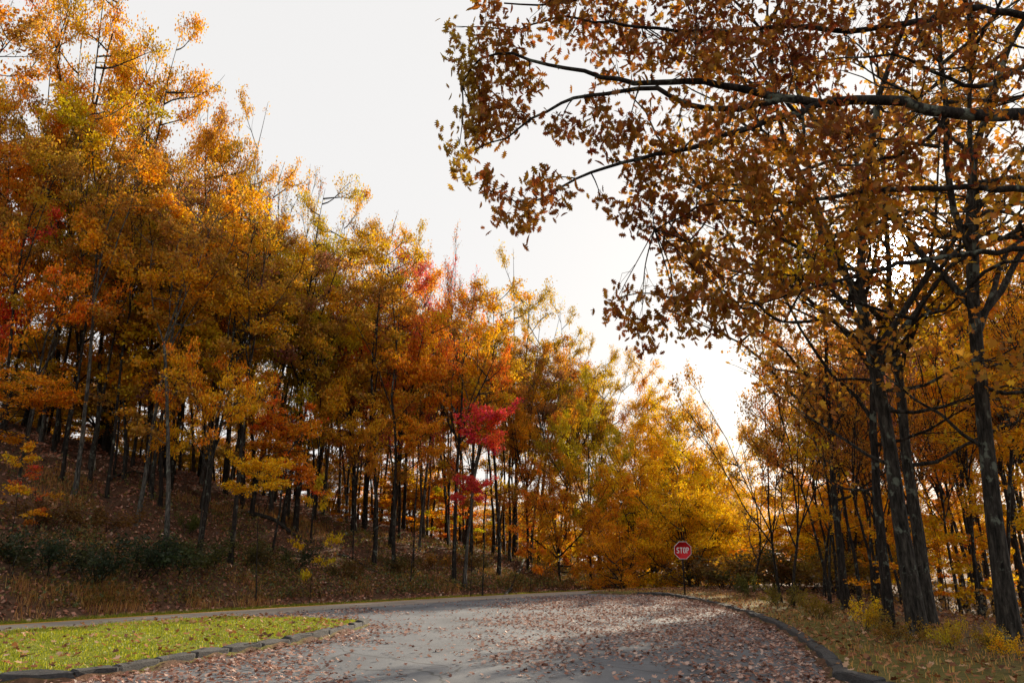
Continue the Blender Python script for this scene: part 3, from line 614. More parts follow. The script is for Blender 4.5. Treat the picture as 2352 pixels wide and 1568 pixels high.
def tree_px(kind, u, vtop, y, wpx, col, tint, bark, name, label, group=None, **kw):
    """tree whose crown top stands at picture column u / row vtop when it grows y metres away"""
    p = at_depth(u, vtop, y); z = gz(p[0], y); H = p[2] - z; tr_, cr_, h0, r0 = PROTO[kind]
    dist = y / ray(u, 784)[1] ; Rw = wpx / 2 / F * y * 1.03; spread = Rw / (r0 * H / h0)
    return plant(kind, p[0], y, H, float(np.clip(spread, 0.45, 1.9)), col, tint, bark, name, label, group, **kw)

AUTO = []
HG = 'tall trees rising from the hillside'
for a in [
 ('bare0', 25, -60, 47, 230, PURP, BROWN, BK_G, 'tree', 'thin purplish nearly bare tree in the top corner beside the golden crown'),
 ('tall0', 130, 10, 41, 250, GOLD, ORANGE, BK_D, 'tree', 'bright gold-orange tall tree left of the open olive crown'),
 ('open0', 265, -110, 46, 300, OLIVE, GOLD, BK_D, 'tree', 'tallest olive-gold tree whose top passes out of the picture'),
 ('open1', 375, 70, 48, 200, OLIVE, GOLD, BK_D, 'tree', 'olive-gold open crown with sky gaps on the skyline shoulder'),
 ('open2', 490, 225, 51, 150, BROWN, GOLD, BK_D, 'tree', 'sparse brown-gold crown just right of the skyline shoulder'),
 ('tall1', 557, 245, 52, 140, GOLD, OLIVE, BK_D, 'tree', 'rounded gold skyline crown between two thinner brown trees'),
 ('bare1', 620, 345, 48, 190, BROWN, OLIVE, BK_P, 'tree', 'fine-twigged greyish-brown tree with pale upright branches'),
 ('open0', 735, 398, 46, 260, YGRN, OLIVE, BK_D, 'tree', 'yellow-green tree with long branches arching towards the red maple'),
 ('bare0', 690, 380, 52, 150, OLIVE, BROWN, BK_G, 'tree', 'thin olive-brown tree behind the yellow-green arching tree'),
 ('open1', 872, 470, 55, 150, BROWN, GOLD, BK_D, 'tree', 'brown-gold skyline tree left of the pinkish-red maple top'),
 ('tall0', 950, 515, 59, 150, OLIVE, GOLD, BK_D, 'tree', 'olive-gold skyline crown directly behind the red maple'),
 ('open2', 925, 560, 50, 210, (0.75, 0.10, 0.08), ORANGE, BK_D, 'maple_tree', 'tall maple with pinkish-red top above orange lower branches'),
 ('bare1', 1045, 545, 57, 130, RUST, RED, BK_G, 'tree', 'reddish-brown thin-topped tree sticking up right of the red maple'),
 ('open1', 1055, 640, 48, 230, RORG, GOLD, BK_D, 'maple_tree', 'orange-red maple with wide layered branches above the crimson maple'),
 ('tall1', 1180, 588, 61, 270, OLIVE, (0.66, 0.38, 0.016), BK_D, 'tree', 'broad dense olive-gold domed crown on the middle skyline'),
 ('tall0', 1290, 690, 63, 170, OLIVE, GOLD, BK_D, 'tree', 'olive-gold crown stepping down right of the broad dome'),
 ('tall1', 1365, 775, 66, 190, GOLD, OLIVE, BK_D, 'tree', 'gold crown on the lower skyline above the green-yellow tree'),
 ('tall0', 1345, 850, 55, 190, (0.62, 0.46, 0.010), (0.72, 0.44, 0.010), BK_D, 'tree', 'lime-yellow tree in front of the gold skyline crowns'),
 ('dense0', 1455, 860, 64, 230, GOLD, RUST, BK_D, 'tree', 'gold tree with rusty patches where the skyline drops'),
 ('dense1', 1540, 905, 63, 250, YEL, GOLD, BK_D, 'tree', 'large bright golden-yellow tree behind the stop sign'),
 ('dense0', 1625, 985, 61, 200, GOLD, YEL, BK_D, 'tree', 'golden tree right above the stop sign with drooping edge'),
 ('dense1', 1440, 1010, 57, 260, (0.88, 0.42, 0.014), GOLD, BK_D, 'tree', 'orange-gold tree with branches sweeping low left of the stop sign'),
 ('dense0', 1590, 1090, 54, 240, YEL, GOLD, BK_D, 'tree', 'low bright yellow tree whose skirt hangs beside the stop sign'),
 ('tall0', 1475, 815, 63, 250, GOLD, OLIVE, BK_D, 'tree', 'gold tree topping the left shoulder of the golden mass'),
 ('dense1', 1575, 900, 61, 260, GOLD, YEL, BK_D, 'tree', 'rounded golden tree on the falling skyline above the stop sign'),
 ('dense0', 1655, 985, 59, 220, (0.9, 0.44, 0.008), GOLD, BK_D, 'tree', 'amber-gold tree lowest on the falling skyline'),
 ('dense0', 1490, 955, 56, 320, YEL, GOLD, BK_D, 'tree', 'broad golden tree whose layered boughs fill the middle of the golden mass'),
 ('dense1', 1565, 1020, 51, 300, (0.92, 0.50, 0.008), YEL, BK_D, 'tree', 'wide yellow tree reaching over the road left of the sign top'),
 ('dense0', 1425, 1090, 50, 240, GOLD, ORANGE, BK_D, 'tree', 'low orange-gold tree at the left foot of the golden mass'),
 ('dense1', 1640, 1070, 52, 230, YEL, GOLD, BK_D, 'tree', 'bright yellow tree just behind and right of the stop sign'),
 ('dense1', 1690, 1120, 58, 200, GOLD, ORANGE, BK_D, 'tree', 'amber tree right of the stop sign at the road bend'),
 ('tall1', 250, 330, 42, 260, (0.55, 0.28, 0.025), OLIVE, BK_D, 'tree', 'brownish-olive crown below the tallest olive-gold tree'),
 ('open2', 420, 400, 43, 240, GOLD, BROWN, BK_D, 'tree', 'brown and gold crown in the middle of the slope'),
 ('open0', 540, 500, 45, 220, YGRN, OLIVE, BK_P, 'tree', 'yellow-green crown between the gold maple and the pale-branched tree'),
 ('open1', 60, 300, 39, 220, RUST, ORANGE, BK_D, 'tree', 'rust-brown crown at the picture edge under the golden tree'),
 ('tall0', 700, 640, 48, 220, OLIVE, YGRN, BK_G, 'tree', 'olive crown hanging under the arching yellow-green tree'),
 ('open2', 840, 660, 50, 200, BROWN, RORG, BK_D, 'tree', 'mottled brown and orange crown left of the red maple'),
 ('tall1', 1210, 760, 57, 210, BROWN, GOLD, BK_D, 'tree', 'brown-gold crown tucked under the broad olive dome'),
 ('dense0', 1280, 900, 55, 190, RUST, GOLD, BK_D, 'tree', 'rusty brown tree between the crimson maple and the lime-yellow one'),
]: tree_px(*a, group=HG)
MG = 'maples along the edge of the hillside wood'
for a in [
 ('maple0', 15, 390, 36.5, 210, RORG, RED, BK_G, 'maple_tree', 'red-orange maple crown cut by the left picture edge'),
 ('maple1', 130, 555, 35.5, 330, ORANGE, GOLD, BK_G, 'maple_tree', 'wide orange maple spreading over the pale trunks'),
 ('maple2', 35, 815, 33.5, 270, (0.9, 0.37, 0.012), ORANGE, BK_D, 'maple_tree', 'orange-yellow low maple at the left edge above the brush'),
 ('maple0', 440, 535, 40, 300, GOLD, ORANGE, BK_D, 'maple_tree', 'gold maple with tilting sprays in the upper middle slope'),
 ('maple1', 500, 795, 36.5, 250, YEL, ORANGE, BK_G, 'maple_tree', 'yellow-orange maple with an orange side above the pale leaning trunks'),
 ('spray0', 615, 1045, 36, 160, GOLD, YEL, BK_D, 'maple_sapling', 'small yellow-orange sapling near the foot of the slope'),
 ('maple2', 745, 745, 45, 210, GOLD, BROWN, BK_D, 'maple_tree', 'golden maple in the shaded middle of the hillside'),
 ('maple0', 655, 870, 41, 170, ORANGE, RORG, BK_D, 'maple_tree', 'reddish-orange maple right of the yellow-orange one'),
 ('spray1', 965, 815, 46, 150, (0.92, 0.43, 0.012), ORANGE, BK_D, 'maple_tree', 'bright orange-yellow maple on a crooked dark trunk'),
 ('spray0', 955, 950, 45, 130, ORANGE, GOLD, BK_D, 'maple_tree', 'orange maple low below the bright orange-yellow one'),
 ('spray0', 1112, 922, 46, 150, CRIM, (0.95, 0.17, 0.03), BK_D, 'maple_tree', 'vivid crimson maple glowing against the dark trunks'),
 ('spray1', 1085, 1088, 45, 85, CRIM, RED, BK_D, 'maple_sapling', 'small crimson sapling beneath the vivid crimson maple'),
 ('sapling1', 730, 1090, 38, 110, YGRN, GOLD, BK_D, 'maple_sapling', 'small greenish-yellow sapling right of the yellow-orange sapling'),
 ('maple1', 830, 900, 45, 170, (0.68, 0.32, 0.018), GOLD, BK_D, 'maple_tree', 'amber maple in shade left of the crooked dark trunk'),
 ('sapling1', 60, 1010, 31, 150, ORANGE, GOLD, BK_D, 'maple_sapling', 'orange sapling low at the left edge over the brown grass'),
 ('sapling0', 110, 1040, 32, 100, RUST, RED, BK_D, 'maple_sapling', 'dull red sapling right of the low orange one'),
 ('maple2', 320, 640, 42, 260, (0.72, 0.33, 0.016), BROWN, BK_D, 'maple_tree', 'amber-brown maple behind the wide orange maple'),
 ('sapling0', 1215, 1075, 50, 90, ORANGE, RUST, BK_D, 'maple_sapling', 'small orange sapling right of the crimson sapling'),
]: tree_px(*a, group=MG)

# pale trunks near the wood's edge
for k, (u, vb, y, H, lab) in enumerate([
 (322, 1125, 37, 17, 'pale grey trunk left of a leaning pale trunk on the bank'),
 (392, 1140, 36, 18, 'pale grey trunk with one broken side branch on the bank'),
 (168, 1130, 36.5, 17, 'grey trunk rising through the wide orange maple'),
 (470, 1140, 38, 17, 'grey trunk just left of the dark forked trunks'),
 (540, 1180, 38, 18, 'dark thick trunk beside the small yellow-orange sapling'),
 (862, 1195, 46, 19, 'dark crooked trunk below the bright orange-yellow maple'),
 (908, 1200, 46, 18, 'mottled grey trunk right of the dark crooked trunk'),
 (1070, 1235, 48, 17, 'slim pale trunk below the crimson sapling'),
 (1145, 1200, 52, 19, 'dark trunk right of the vivid crimson maple')]):
    p = at_depth(u, vb, y)
    plant(f'slim{k % 3}', p[0], y, H, 0.9, BROWN, GOLD, BK_D if 'dark' in lab else BK_P, 'tree', lab, 'single trunks at the edge of the hillside wood')
# the many slim trees deeper in the wood
r = np.random.default_rng(21); placed = []; tries = 0
while len(placed) < 185 and tries < 6000:
    tries += 1; s = r.uniform(S_MARK[0] - 4, S_MARK[2] - 3); wq = np.interp(s, [S_MARK[0], S_MARK[1], S_MARK[2]], [10.5, 7.5, 6.0]) + 32 * r.random() ** 1.15; p = edge_point(s, wq)
    if p[1] < 26 or abs(p[0] / p[1]) > 0.78: continue
    if any((p[0] - q[0]) ** 2 + (p[1] - q[1]) ** 2 < 1.7 ** 2 for q in placed): continue
    placed.append(p)
CW = {BROWN: 'brown-leaved', OLIVE: 'olive-leaved', GOLD: 'gold-leaved', RUST: 'rust-leaved', ORANGE: 'orange-leaved', PURP: 'purplish', YEL: 'yellow-leaved', YGRN: 'lime-leaved'}
cols = [(BROWN, GOLD), (OLIVE, BROWN), (GOLD, OLIVE), (RUST, BROWN), (BROWN, OLIVE), (ORANGE, BROWN), (PURP, BROWN)]
for k, p in enumerate(placed):
    c, t_ = cols[int(r.integers(len(cols)))]; el = np.interp(math.degrees(math.atan2(p[0], p[1])), [-34, -28, -20, -12, -4, 2, 8, 14], [36, 29, 24.5, 20, 16.5, 15, 13, 9.5])
    Hmax = CAMZ + math.hypot(*p) * math.tan(math.radians(el)) - gz(*p); H = float(np.clip(r.uniform(15, 21), 8, max(8.5, Hmax)))
    o = plant(('slim0', 'slim1', 'slim2', 'bare0', 'slim1', 'slim2')[k % 6], p[0], p[1], H, r.uniform(0.7, 1.05), c, t_, (BK_D, BK_D, BK_G, BK_P)[int(r.integers(4))], 'tree',
          'slim tree among many alike in the hillside wood', 'slim trees filling the hillside wood'); AUTO.append((o, f'slim {CW[c]} tree', 'L'))
# understorey behind the crest of the hill
for k in range(64):
    s = r.uniform(S_MARK[0] - 2, S_MARK[2] + 8); wq = r.uniform(22, 44); p = edge_point(s, wq)
    if abs(p[0] / p[1]) > 0.78 or p[1] < 28: continue
    c, t_ = [(GOLD, BROWN), (BROWN, GOLD), (RUST, ORANGE), (OLIVE, BROWN)][int(r.integers(4))]
    o = plant(('maple0', 'dense0', 'maple2', 'dense1')[k % 4], p[0], p[1], r.uniform(5.5, 9.5), r.uniform(1.0, 1.5), c, t_, BK_D, 'tree', 'low bushy tree glimpsed between trunks on the hill crest', 'understorey trees on the hill crest'); AUTO.append((o, f'low bushy {CW[c]} crest tree', 'L'))
# saplings inside the wood
for k in range(60):
    s = r.uniform(S_MARK[0], S_MARK[2] + 6); wq = r.uniform(7, 24); p = edge_point(s, wq)
    if abs(p[0] / p[1]) > 0.72 or (p[0] / p[1] < -0.25 and wq < 19): continue
    c, t_ = [(GOLD, BROWN), (ORANGE, GOLD), (BROWN, GOLD), (RUST, RORG), (YGRN, GOLD)][int(r.integers(5))]
    o = plant(f'sapling{k % 2}', p[0], p[1], r.uniform(2.5, 5.5), r.uniform(0.8, 1.3), c, t_, BK_D, 'sapling', 'small leafy sapling in the shade of the hillside wood', 'saplings under the hillside trees'); AUTO.append((o, f'{CW[c]} sapling', 'L'))
# wood beyond the bend
for k in range(14):
    x = r.uniform(2, 46); y = r.uniform(68, 96) - 0.1 * x
    el = np.interp(math.degrees(math.atan2(x, y)), [0, 6, 11, 15, 20, 30], [10, 8.5, 6.5, 5.5, 6, 8]); H = float(np.clip(CAMZ + math.hypot(x, y) * math.tan(math.radians(el * r.uniform(0.8, 1.0) * 0.75)) - gz(x, y), 5, 15))
    c, t_ = [(GOLD, YEL), (ORANGE, GOLD), (BROWN, GOLD), (YEL, GOLD)][int(r.integers(4))]
    o = plant(('dense0', 'dense1', 'tall0')[k % 3], x, y, H, r.uniform(0.8, 1.1), c, t_, BK_D, 'tree', 'golden tree in the mass beyond the road bend', 'golden trees beyond the road bend'); AUTO.append((o, f'far {CW[c]} tree', 'R'))

r2 = np.random.default_rng(44); cnt = 0
while cnt < 16:
    x = r2.uniform(13, 36); y = r2.uniform(44, 74); wd_, _ = edge_coords(np.array([x]), np.array([y]))
    if -ROADW - 2.5 < wd_[0] < 2.5 or x < np.interp(y, [44, 60, 74], [15, 22, 14]) or x / y > 0.48: continue
    cnt += 1; c, t_ = [(GOLD, YEL), (ORANGE, GOLD), (YEL, GOLD)][cnt % 3]
    o = plant(('dense0', 'dense1')[cnt % 2], x, y, r2.uniform(6, 8.5), r2.uniform(0.9, 1.2), c, t_, BK_D, 'tree', 'low golden tree filling the bend', 'low golden trees around the road bend'); AUTO.append((o, 'low golden tree', 'R'))
# ------------------------------------------------------------------ right-hand wood
RG = 'large trees along the right verge'
OAK_RZ = {'lichen-spotted oak with a crooked limb left, third big trunk from the picture edge': 7 * math.pi / 12, 'oak stem leaning against the lichen-spotted oak': 6 * math.pi / 12,
 'slimmer dark oak left of the lichen-spotted one': 6 * math.pi / 12, 'thick mossy oak trunk nearest the right picture edge': 9 * math.pi / 12, 'dark oak trunk beside the bright gap to the sky': 7 * math.pi / 12}
for kind, u, vb, H, sp, col, tint, bark, lab, lean in [
 ('oak0', 2112, 1462, 18, 0.95, RUST, BROWN, BK_G, 'lichen-spotted oak with a crooked limb left, third big trunk from the picture edge', -0.02),
 ('oak1', 2140, 1440, 17, 0.85, BROWN, RUST, BK_G, 'oak stem leaning against the lichen-spotted oak', 0.03),
 ('oak2', 2038, 1440, 16, 0.8, RUST, GOLD, BK_D, 'slimmer dark oak left of the lichen-spotted one', -0.05),
 ('oak1', 2160, 1352, 18, 0.9, BROWN, ORANGE, BK_D, 'straight dark trunk right behind the lichen-spotted oak', -0.02),
 ('oak2', 2265, 1330, 18, 0.9, RUST, ORANGE, BK_D, 'dark upright trunk between the forked pair and the edge oak', -0.03),
 ('oak0', 2325, 1475, 19, 0.9, RUST, BROWN, BK_G, 'thick mossy oak trunk nearest the right picture edge', -0.04),
 ('oak1', 1945, 1400, 15, 0.75, RUST, BROWN, BK_D, 'dark oak trunk beside the bright gap to the sky', -0.06),
]:
    zz = 0.0
    for _ in range(4):
        p = at_z(u, vb, zz); zz = gz(p[0], p[1])
    plant(kind, p[0], p[1], H, sp, col, tint, bark, 'oak_tree', lab, RG, lean=lean, rz=OAK_RZ.get(lab))
for kind, u, vtop, y, wpx, col, tint, bark, lab, lean in [
 ('airy0', 1745, 770, 30, 320, (0.62, 0.30, 0.025), BROWN, BK_D, 'thin-leaved leaning tree with bare stems against the white sky', -0.14),
 ('airy1', 1760, 690, 27, 330, RUST, BROWN, BK_D, 'airy rust-leaved tree left of the sun gap', -0.05),
 ('airy0', 1850, 800, 34, 300, (0.66, 0.32, 0.025), ORANGE, BK_G, 'loose amber tree behind the airy rust-leaved one', -0.03),
 ('airy1', 1700, 960, 38, 260, (0.75, 0.38, 0.025), GOLD, BK_D, 'small amber tree leaning over the road bend', -0.08),
 ('airy0', 1930, 640, 24, 320, RUST, PURP, BK_D, 'dark rusty tree with leaves just below the sun', 0.0),
]: tree_px(kind, u, vtop, y, wpx, col, tint, bark, 'tree', lab, RG, lean=lean)
r = np.random.default_rng(33); rp = []
while len(rp) < 92:
    y = r.uniform(22, 62); x = np.interp(y, [20, 30, 40, 60], [8.5, 11, 15, 26]) + r.random() ** 1.3 * 30
    if abs(x / y) > 0.70 or abs(math.degrees(math.atan2(x, y)) - 26.9) < 0.9 or any((x - q[0]) ** 2 + (y - q[1]) ** 2 < 1.45 ** 2 for q in rp): continue
    rp.append((x, y))
for k, (x, y) in enumerate(rp):
    c, t_ = [(ORANGE, GOLD), (RUST, ORANGE), (GOLD, ORANGE), (RUST, BROWN), (ORANGE, RUST), (GOLD, YEL)][int(r.integers(6))]
    el = np.interp(math.degrees(math.atan2(x, y)), [14, 19, 22, 24.5, 29.5, 32], [10, 13, 16, 14.5, 15, 21]); H = float(np.clip(CAMZ + math.hypot(x, y) * math.tan(math.radians(el * r.uniform(0.75, 1.0))) - gz(x, y), 7, 20))
    o = plant(('slim0', 'bare0', 'slim1', 'bare1', 'slim2', 'bare0')[k % 6], x, y, H, r.uniform(0.8, 1.1), c, t_, BK_D, 'tree', 'slim backlit tree with amber leaves among many in the right wood', 'slim trees filling the right wood'); AUTO.append((o, f'slim backlit {CW[c]} tree', 'R'))
for k in range(18):
    y = r.uniform(17, 50); x = np.interp(y, [14, 20, 30, 40, 60], [9.5, 9.3, 11, 14.5, 24]) + r.random() * 12
    if abs(x / y) > 0.68: continue
    c, t_ = [(GOLD, YEL), (ORANGE, GOLD), (YEL, GOLD), (RUST, GOLD)][int(r.integers(4))]
    o = plant(f'sapling{k % 2}', x, y, r.uniform(2, 5.0), r.uniform(0.8, 1.3), c, t_, BK_D, 'sapling', 'small amber sapling under the trees of the right wood', 'saplings in the right wood'); AUTO.append((o, f'small {CW[c]} sapling', 'R'))

# fallen logs on the slope
def on_bank(u, v):      # where the view ray meets the ground
    d = ray(u, v); d = d / d[1]
    y = np.arange(15, 70, 0.25); hit = np.nonzero(CAMZ + d[2] * y < ground_z(d[0] * y, y) + 0.05)[0]; q = float(y[hit[0]]) if len(hit) else 45.0
    return d[0] * q, q
for u0, v0, u1, v1, rad, lab in [(575, 1112, 700, 1140, 0.13, 'dark fallen trunk lying across the slope under the small yellow sapling'), (1150, 1225, 1225, 1290, 0.10, 'dark log lying downhill near the low end of the bank'),
                                 (250, 1105, 345, 1085, 0.06, 'thin grey fallen branch on the leaf litter between pale trunks'), (780, 1165, 880, 1140, 0.07, 'thin fallen branch left of the dark crooked trunk')]:
    xa, ya = on_bank(u0, v0); xb, yb = on_bank(u1, v1); q = np.linspace(0, 1, 9); X_ = xa + (xb - xa) * q; Y_ = ya + (yb - ya) * q + 0.15 * np.sin(q * 5)
    Pl = np.stack([X_, Y_, ground_z(X_, Y_) + rad * 0.8 + 0.12 * np.sin(q * 3.1)], 1); Bq = Buf(); Bq.tube(Pl, np.linspace(rad, rad * 0.55, 9), 8)
    for g in (0.35, 0.7): Bq.tube([Pl[int(g * 8)], Pl[int(g * 8)] + np.array([0.2, -0.1, 0.5]), Pl[int(g * 8)] + np.array([0.3, -0.2, 1.0])], [rad * 0.3, rad * 0.2, rad * 0.1], 5)
    tag(obj('fallen_log', Bq.mesh('fallen_log', True), BARK, color=BK_G), lab, 'log', 'fallen wood on the slope')
# shrubs
def shrub_proto(key, seed, H, R, stems, leaves, leaf):
    r = np.random.default_rng(seed); W = Buf(); A = []
    for k in range(stems):
        a = r.uniform(0, 6.28); d = unit(np.array([math.cos(a) * 0.7, math.sin(a) * 0.7, r.uniform(0.6, 1.3)])); B = path(r, np.array([math.cos(a), math.sin(a), 0]) * R * r.uniform(0, 0.5), d, H * r.uniform(0.7, 1.15), 5, 0.18, 0.05)
        W.tube(B, np.linspace(0.012, 0.004, 6), 4)
        for j in range(4):
            q, dd = lerp_path(B, r.uniform(0.3, 1)); S = path(r, q, rot_about(dd, r.uniform(-1.3, 1.3), r.normal(0, 0.3)), H * 0.3, 3, 0.25, 0); W.tube(S, np.linspace(0.006, 0.003, 4), 3); A += [S[1], S[2], S[3]]
    A = np.array(A); P = A[r.integers(len(A), size=leaves)] + r.normal(0, 0.09, (leaves, 3)); P[:, 2] = np.maximum(P[:, 2], 0.03)
    me = leaves_mesh('crown', P, leaf * r.uniform(0.6, 1.3, leaves), KITE, frames(r, leaves, 0.4, 0.8)); tm = W.mesh('stems', True); tm.materials.append(BARK); me.materials.append(LEAF); PROTO[key] = (tm, me, H, R)
for q in (0, 1, 2): shrub_proto(f'shrub{q}', 200 + q, 1.2, 0.9, 14, 1700, 0.085)
def shrub(k, x, y, H, sp, col, tint, lab, group=None):
    tm, cm, h0, r0 = PROTO[f'shrub{k % 3}']; s = H / h0
    root = empty('shrub', (x, y, gz(x, y) - 0.03), RT.uniform(0, 6.28), (s * sp, s * sp, s)); tag(root, lab, 'shrub', group)
    obj('stems', tm, None, root, color=BK_D); obj('crown', cm, None, root, color=col, tint=tint)
DG = (0.035, 0.055, 0.025); OG = (0.09, 0.085, 0.02); BS = (0.17, 0.085, 0.02)
def on_bank(u, v):      # march along the view ray until it meets the ground
    d = ray(u, v); d = d / d[1]
    y = np.arange(15, 70, 0.25); hit = np.nonzero(CAMZ + d[2] * y < ground_z(d[0] * y, y) + 0.05)[0]; q = float(y[hit[0]]) if len(hit) else 45.0
    return d[0] * q, q
for k, (u, v, H, sp, c, t_, lab) in enumerate([
 (20, 1330, 1.5, 1.3, DG, OG, 'dark green shrub at the left picture edge on the bank'),
 (110, 1325, 1.4, 1.3, DG, BS, 'dark green shrub second from the left edge on the bank'),
 (215, 1335, 1.3, 1.2, DG, OG, 'dark green shrub below the brown grass patch on the bank'),
 (310, 1330, 1.5, 1.3, DG, DG, 'very dark low shrub left of the grey-green bush'),
 (400, 1320, 1.5, 1.4, (0.05, 0.075, 0.025), OG, 'grey-green bush in the middle of the left bank'),
 (480, 1310, 1.3, 1.3, OG, DG, 'olive bush right of the grey-green one'),
 (560, 1300, 1.1, 1.2, OG, BS, 'olive-brown bush below the yellow-orange sapling'),
 (660, 1310, 1.2, 1.3, DG, OG, 'green bush on the bank right of the olive-brown one'),
 (790, 1330, 1.0, 1.3, BS, OG, 'brown-green bush low on the middle bank'),
 (920, 1320, 1.0, 1.2, OG, BS, 'low olive bush below the crooked dark trunk'),
 (1000, 1310, 1.1, 1.3, (0.28, 0.13, 0.015), BS, 'amber-brown bush on the bank below the crimson maple'),
 (1100, 1310, 1.0, 1.3, BS, OG, 'brown bush right of the amber-brown one'),
 (80, 1220, 1.2, 1.5, BS, (0.22, 0.10, 0.02), 'rusty brown bush above the dark shrubs at left'),
 (230, 1225, 1.1, 1.5, BS, (0.22, 0.10, 0.02), 'rusty brown bush right of its twin above the dark shrubs'),
 (430, 1225, 0.9, 1.0, (0.12, 0.15, 0.02), OG, 'bright green fern clump on the leafy slope'),
 (1400, 1325, 0.9, 1.3, OG, BS, 'olive bush at the low end of the bank')]):
    x, y = on_bank(u, v); shrub(k, x, y, H, sp, c, t_, lab, 'shrubs on the roadside bank')
for k, (u, v, H, sp, c, t_, lab) in enumerate([
 (1725, 1372, 0.86, 0.80, (0.16, 0.15, 0.02), OG, 'tall yellow-green grassy bush right of the stop sign'),
 (1800, 1395, 0.79, 0.88, (0.22, 0.16, 0.02), OG, 'yellow-olive bush at the verge under the leaning trees'),
 (1880, 1420, 0.65, 0.80, (0.35, 0.22, 0.02), OG, 'small golden bush left of the oak row'),
 (1985, 1450, 0.65, 0.80, YEL, OG, 'golden low bush at the foot of the slimmer dark oak'),
 (2075, 1478, 0.50, 0.96, (0.35, 0.2, 0.02), BS, 'amber low bush in front of the lichen-spotted oak'),
 (2190, 1490, 0.5, 0.65, (0.6, 0.36, 0.02), YGRN, 'bright yellow sunlit bush right of the forked oak stems'),
 (2275, 1500, 0.45, 0.7, (0.55, 0.34, 0.02), OG, 'bright yellow bush in front of the mossy oak'),
 (2330, 1512, 0.42, 0.75, GOLD, YEL, 'golden bush at the bottom right beside the edge oak')]):
    zz = 0.0
    for _ in range(4):
        p = at_z(u, v, zz); zz = gz(p[0], p[1])
    shrub(k, p[0], p[1], H, sp, c, t_, lab, 'bushes along the right verge')
for k, (u, y, H, sp, c, t_, lab) in enumerate([
 (1660, 44, 1.5, 1.4, BS, OG, 'brown thicket bush behind the stop sign post'), (1715, 43, 1.7, 1.4, OG, BS, 'olive thicket bush right of the stop sign'), (1765, 42, 1.8, 1.4, BS, GOLD, 'amber-brown thicket bush at the road end'),
 (1815, 40, 1.9, 1.4, OG, GOLD, 'tall olive thicket bush closing off the road end'), (1860, 39, 2.0, 1.4, BS, OG, 'brown thicket bush left of the bright sky gap'), (1905, 36, 1.8, 1.3, (0.3, 0.18, 0.02), BS, 'amber thicket bush under the bright sky gap'), (1610, 47, 1.4, 1.4, BS, OG, 'low brown thicket bush left behind the stop sign')]):
    p = at_depth(u, 1300, y); shrub(k, p[0], y, H, sp, c, t_, lab, 'thicket at the road end')
# undergrowth inside the right wood
X, Y, z3, r = place_litter(60000, (7, 40), (12, 60), lambda X, Y, z: (z[0] < -ROADW) * smooth(3.0, 5.5, X - np.interp(Y, [12, 20, 33, 60], [4.8, 6.3, 7.6, 20])) * np.clip(0.35 + 0.7 * vnoise(X, Y, 0.7, 3), 0, 1), 41)
n = len(X); P = np.stack([X, Y, ground_z(X, Y, z3) + 0.03 + r.random(n) ** 2 * 1.0], 1)
UG = palette_material('undergrowth_leaf', [(0, (0.04, 0.045, 0.015)), (0.4, (0.14, 0.08, 0.02)), (0.8, (0.34, 0.17, 0.02)), (1, (0.5, 0.28, 0.02))], 0.45)
me = leaves_mesh('undergrowth', P, r.uniform(0.07, 0.15, n), KITE, frames(r, n, 0.5, 0.8)); me.materials.append(UG)
tag(obj('undergrowth', me), 'tangled low growth under the trees of the right wood', None, None, 'stuff')

# ------------------------------------------------------------------ the great oak limb overhead
r = np.random.default_rng(61); W = Buf()
OX, OY = 10.4, 10.8
oak = empty('oak_tree', (OX, OY, gz(OX, OY))); tag(oak, 'huge near oak reaching its lichened limb across the top of the picture', 'tree')
LIMBS = []
def limb(pts, r0, r1):
    P = np.array([at_depth(u, v, y) for u, v, y in pts]); P = resample(P, 0.22); P = P + r.normal(0, 0.012, P.shape); L = len(P)
    LIMBS.append((P, np.linspace(r0, r1, L) ** 1.0)); return P
limb([(2760, 300, 10.5), (2560, 275, 10.0), (2352, 264, 9.6), (2250, 266, 9.4), (2130, 250, 9.2), (2030, 228, 9.0), (1900, 234, 9.0), (1800, 226, 9.0), (1700, 204, 8.9), (1600, 190, 8.8), (1450, 188, 8.7), (1330, 165, 8.6), (1240, 142, 8.5), (1150, 120, 8.4), (1085, 150, 8.3), (1060, 220, 8.3)], 0.12, 0.008)
limb([(1800, 226, 9.0), (1700, 246, 8.9), (1620, 250, 8.8), (1500, 205, 8.8), (1430, 212, 8.7), (1330, 224, 8.6), (1277, 245, 8.5), (1204, 284, 8.4), (1155, 319, 8.3), (1078, 350, 8.3)], 0.045, 0.007)
limb([(1900, 234, 9.0), (1760, 280, 8.9), (1640, 320, 8.8), (1568, 345, 8.8), (1417, 375, 8.7), (1330, 410, 8.6), (1295, 427, 8.5), (1225, 469, 8.4), (1130, 440, 8.4)], 0.045, 0.006)
limb([(2760, 450, 10.8), (2500, 440, 10.6), (2352, 434, 10.4), (2120, 432, 10.2), (2000, 440, 10.0), (1900, 455, 9.9), (1780, 468, 9.8), (1650, 462, 9.6), (1560, 500, 9.5), (1480, 540, 9.4)], 0.07, 0.008)
limb([(2760, 90, 10.4), (2500, 70, 10.2), (2250, 20, 10.0), (2120, 48, 9.9), (1950, 70, 9.7), (1800, 60, 9.6), (1650, 75, 9.4), (1450, 60, 9.2), (1290, 40, 9.1), (1180, 70, 8.9), (1110, 60, 8.8)], 0.07, 0.008)
limb([(2760, -140, 10.4), (2400, -110, 10.2), (2050, -80, 9.8), (1700, -50, 9.4), (1420, -20, 9.1), (1260, 10, 8.9), (1140, 10, 8.8)], 0.08, 0.01)
limb([(2760, 560, 11.2), (2500, 565, 11.0), (2300, 575, 10.9), (2100, 600, 10.8), (1900, 650, 10.7), (1760, 690, 10.6), (1640, 690, 10.5), (1540, 680, 10.4), (1450, 675, 10.3), (1400, 690, 10.3)], 0.06, 0.007)
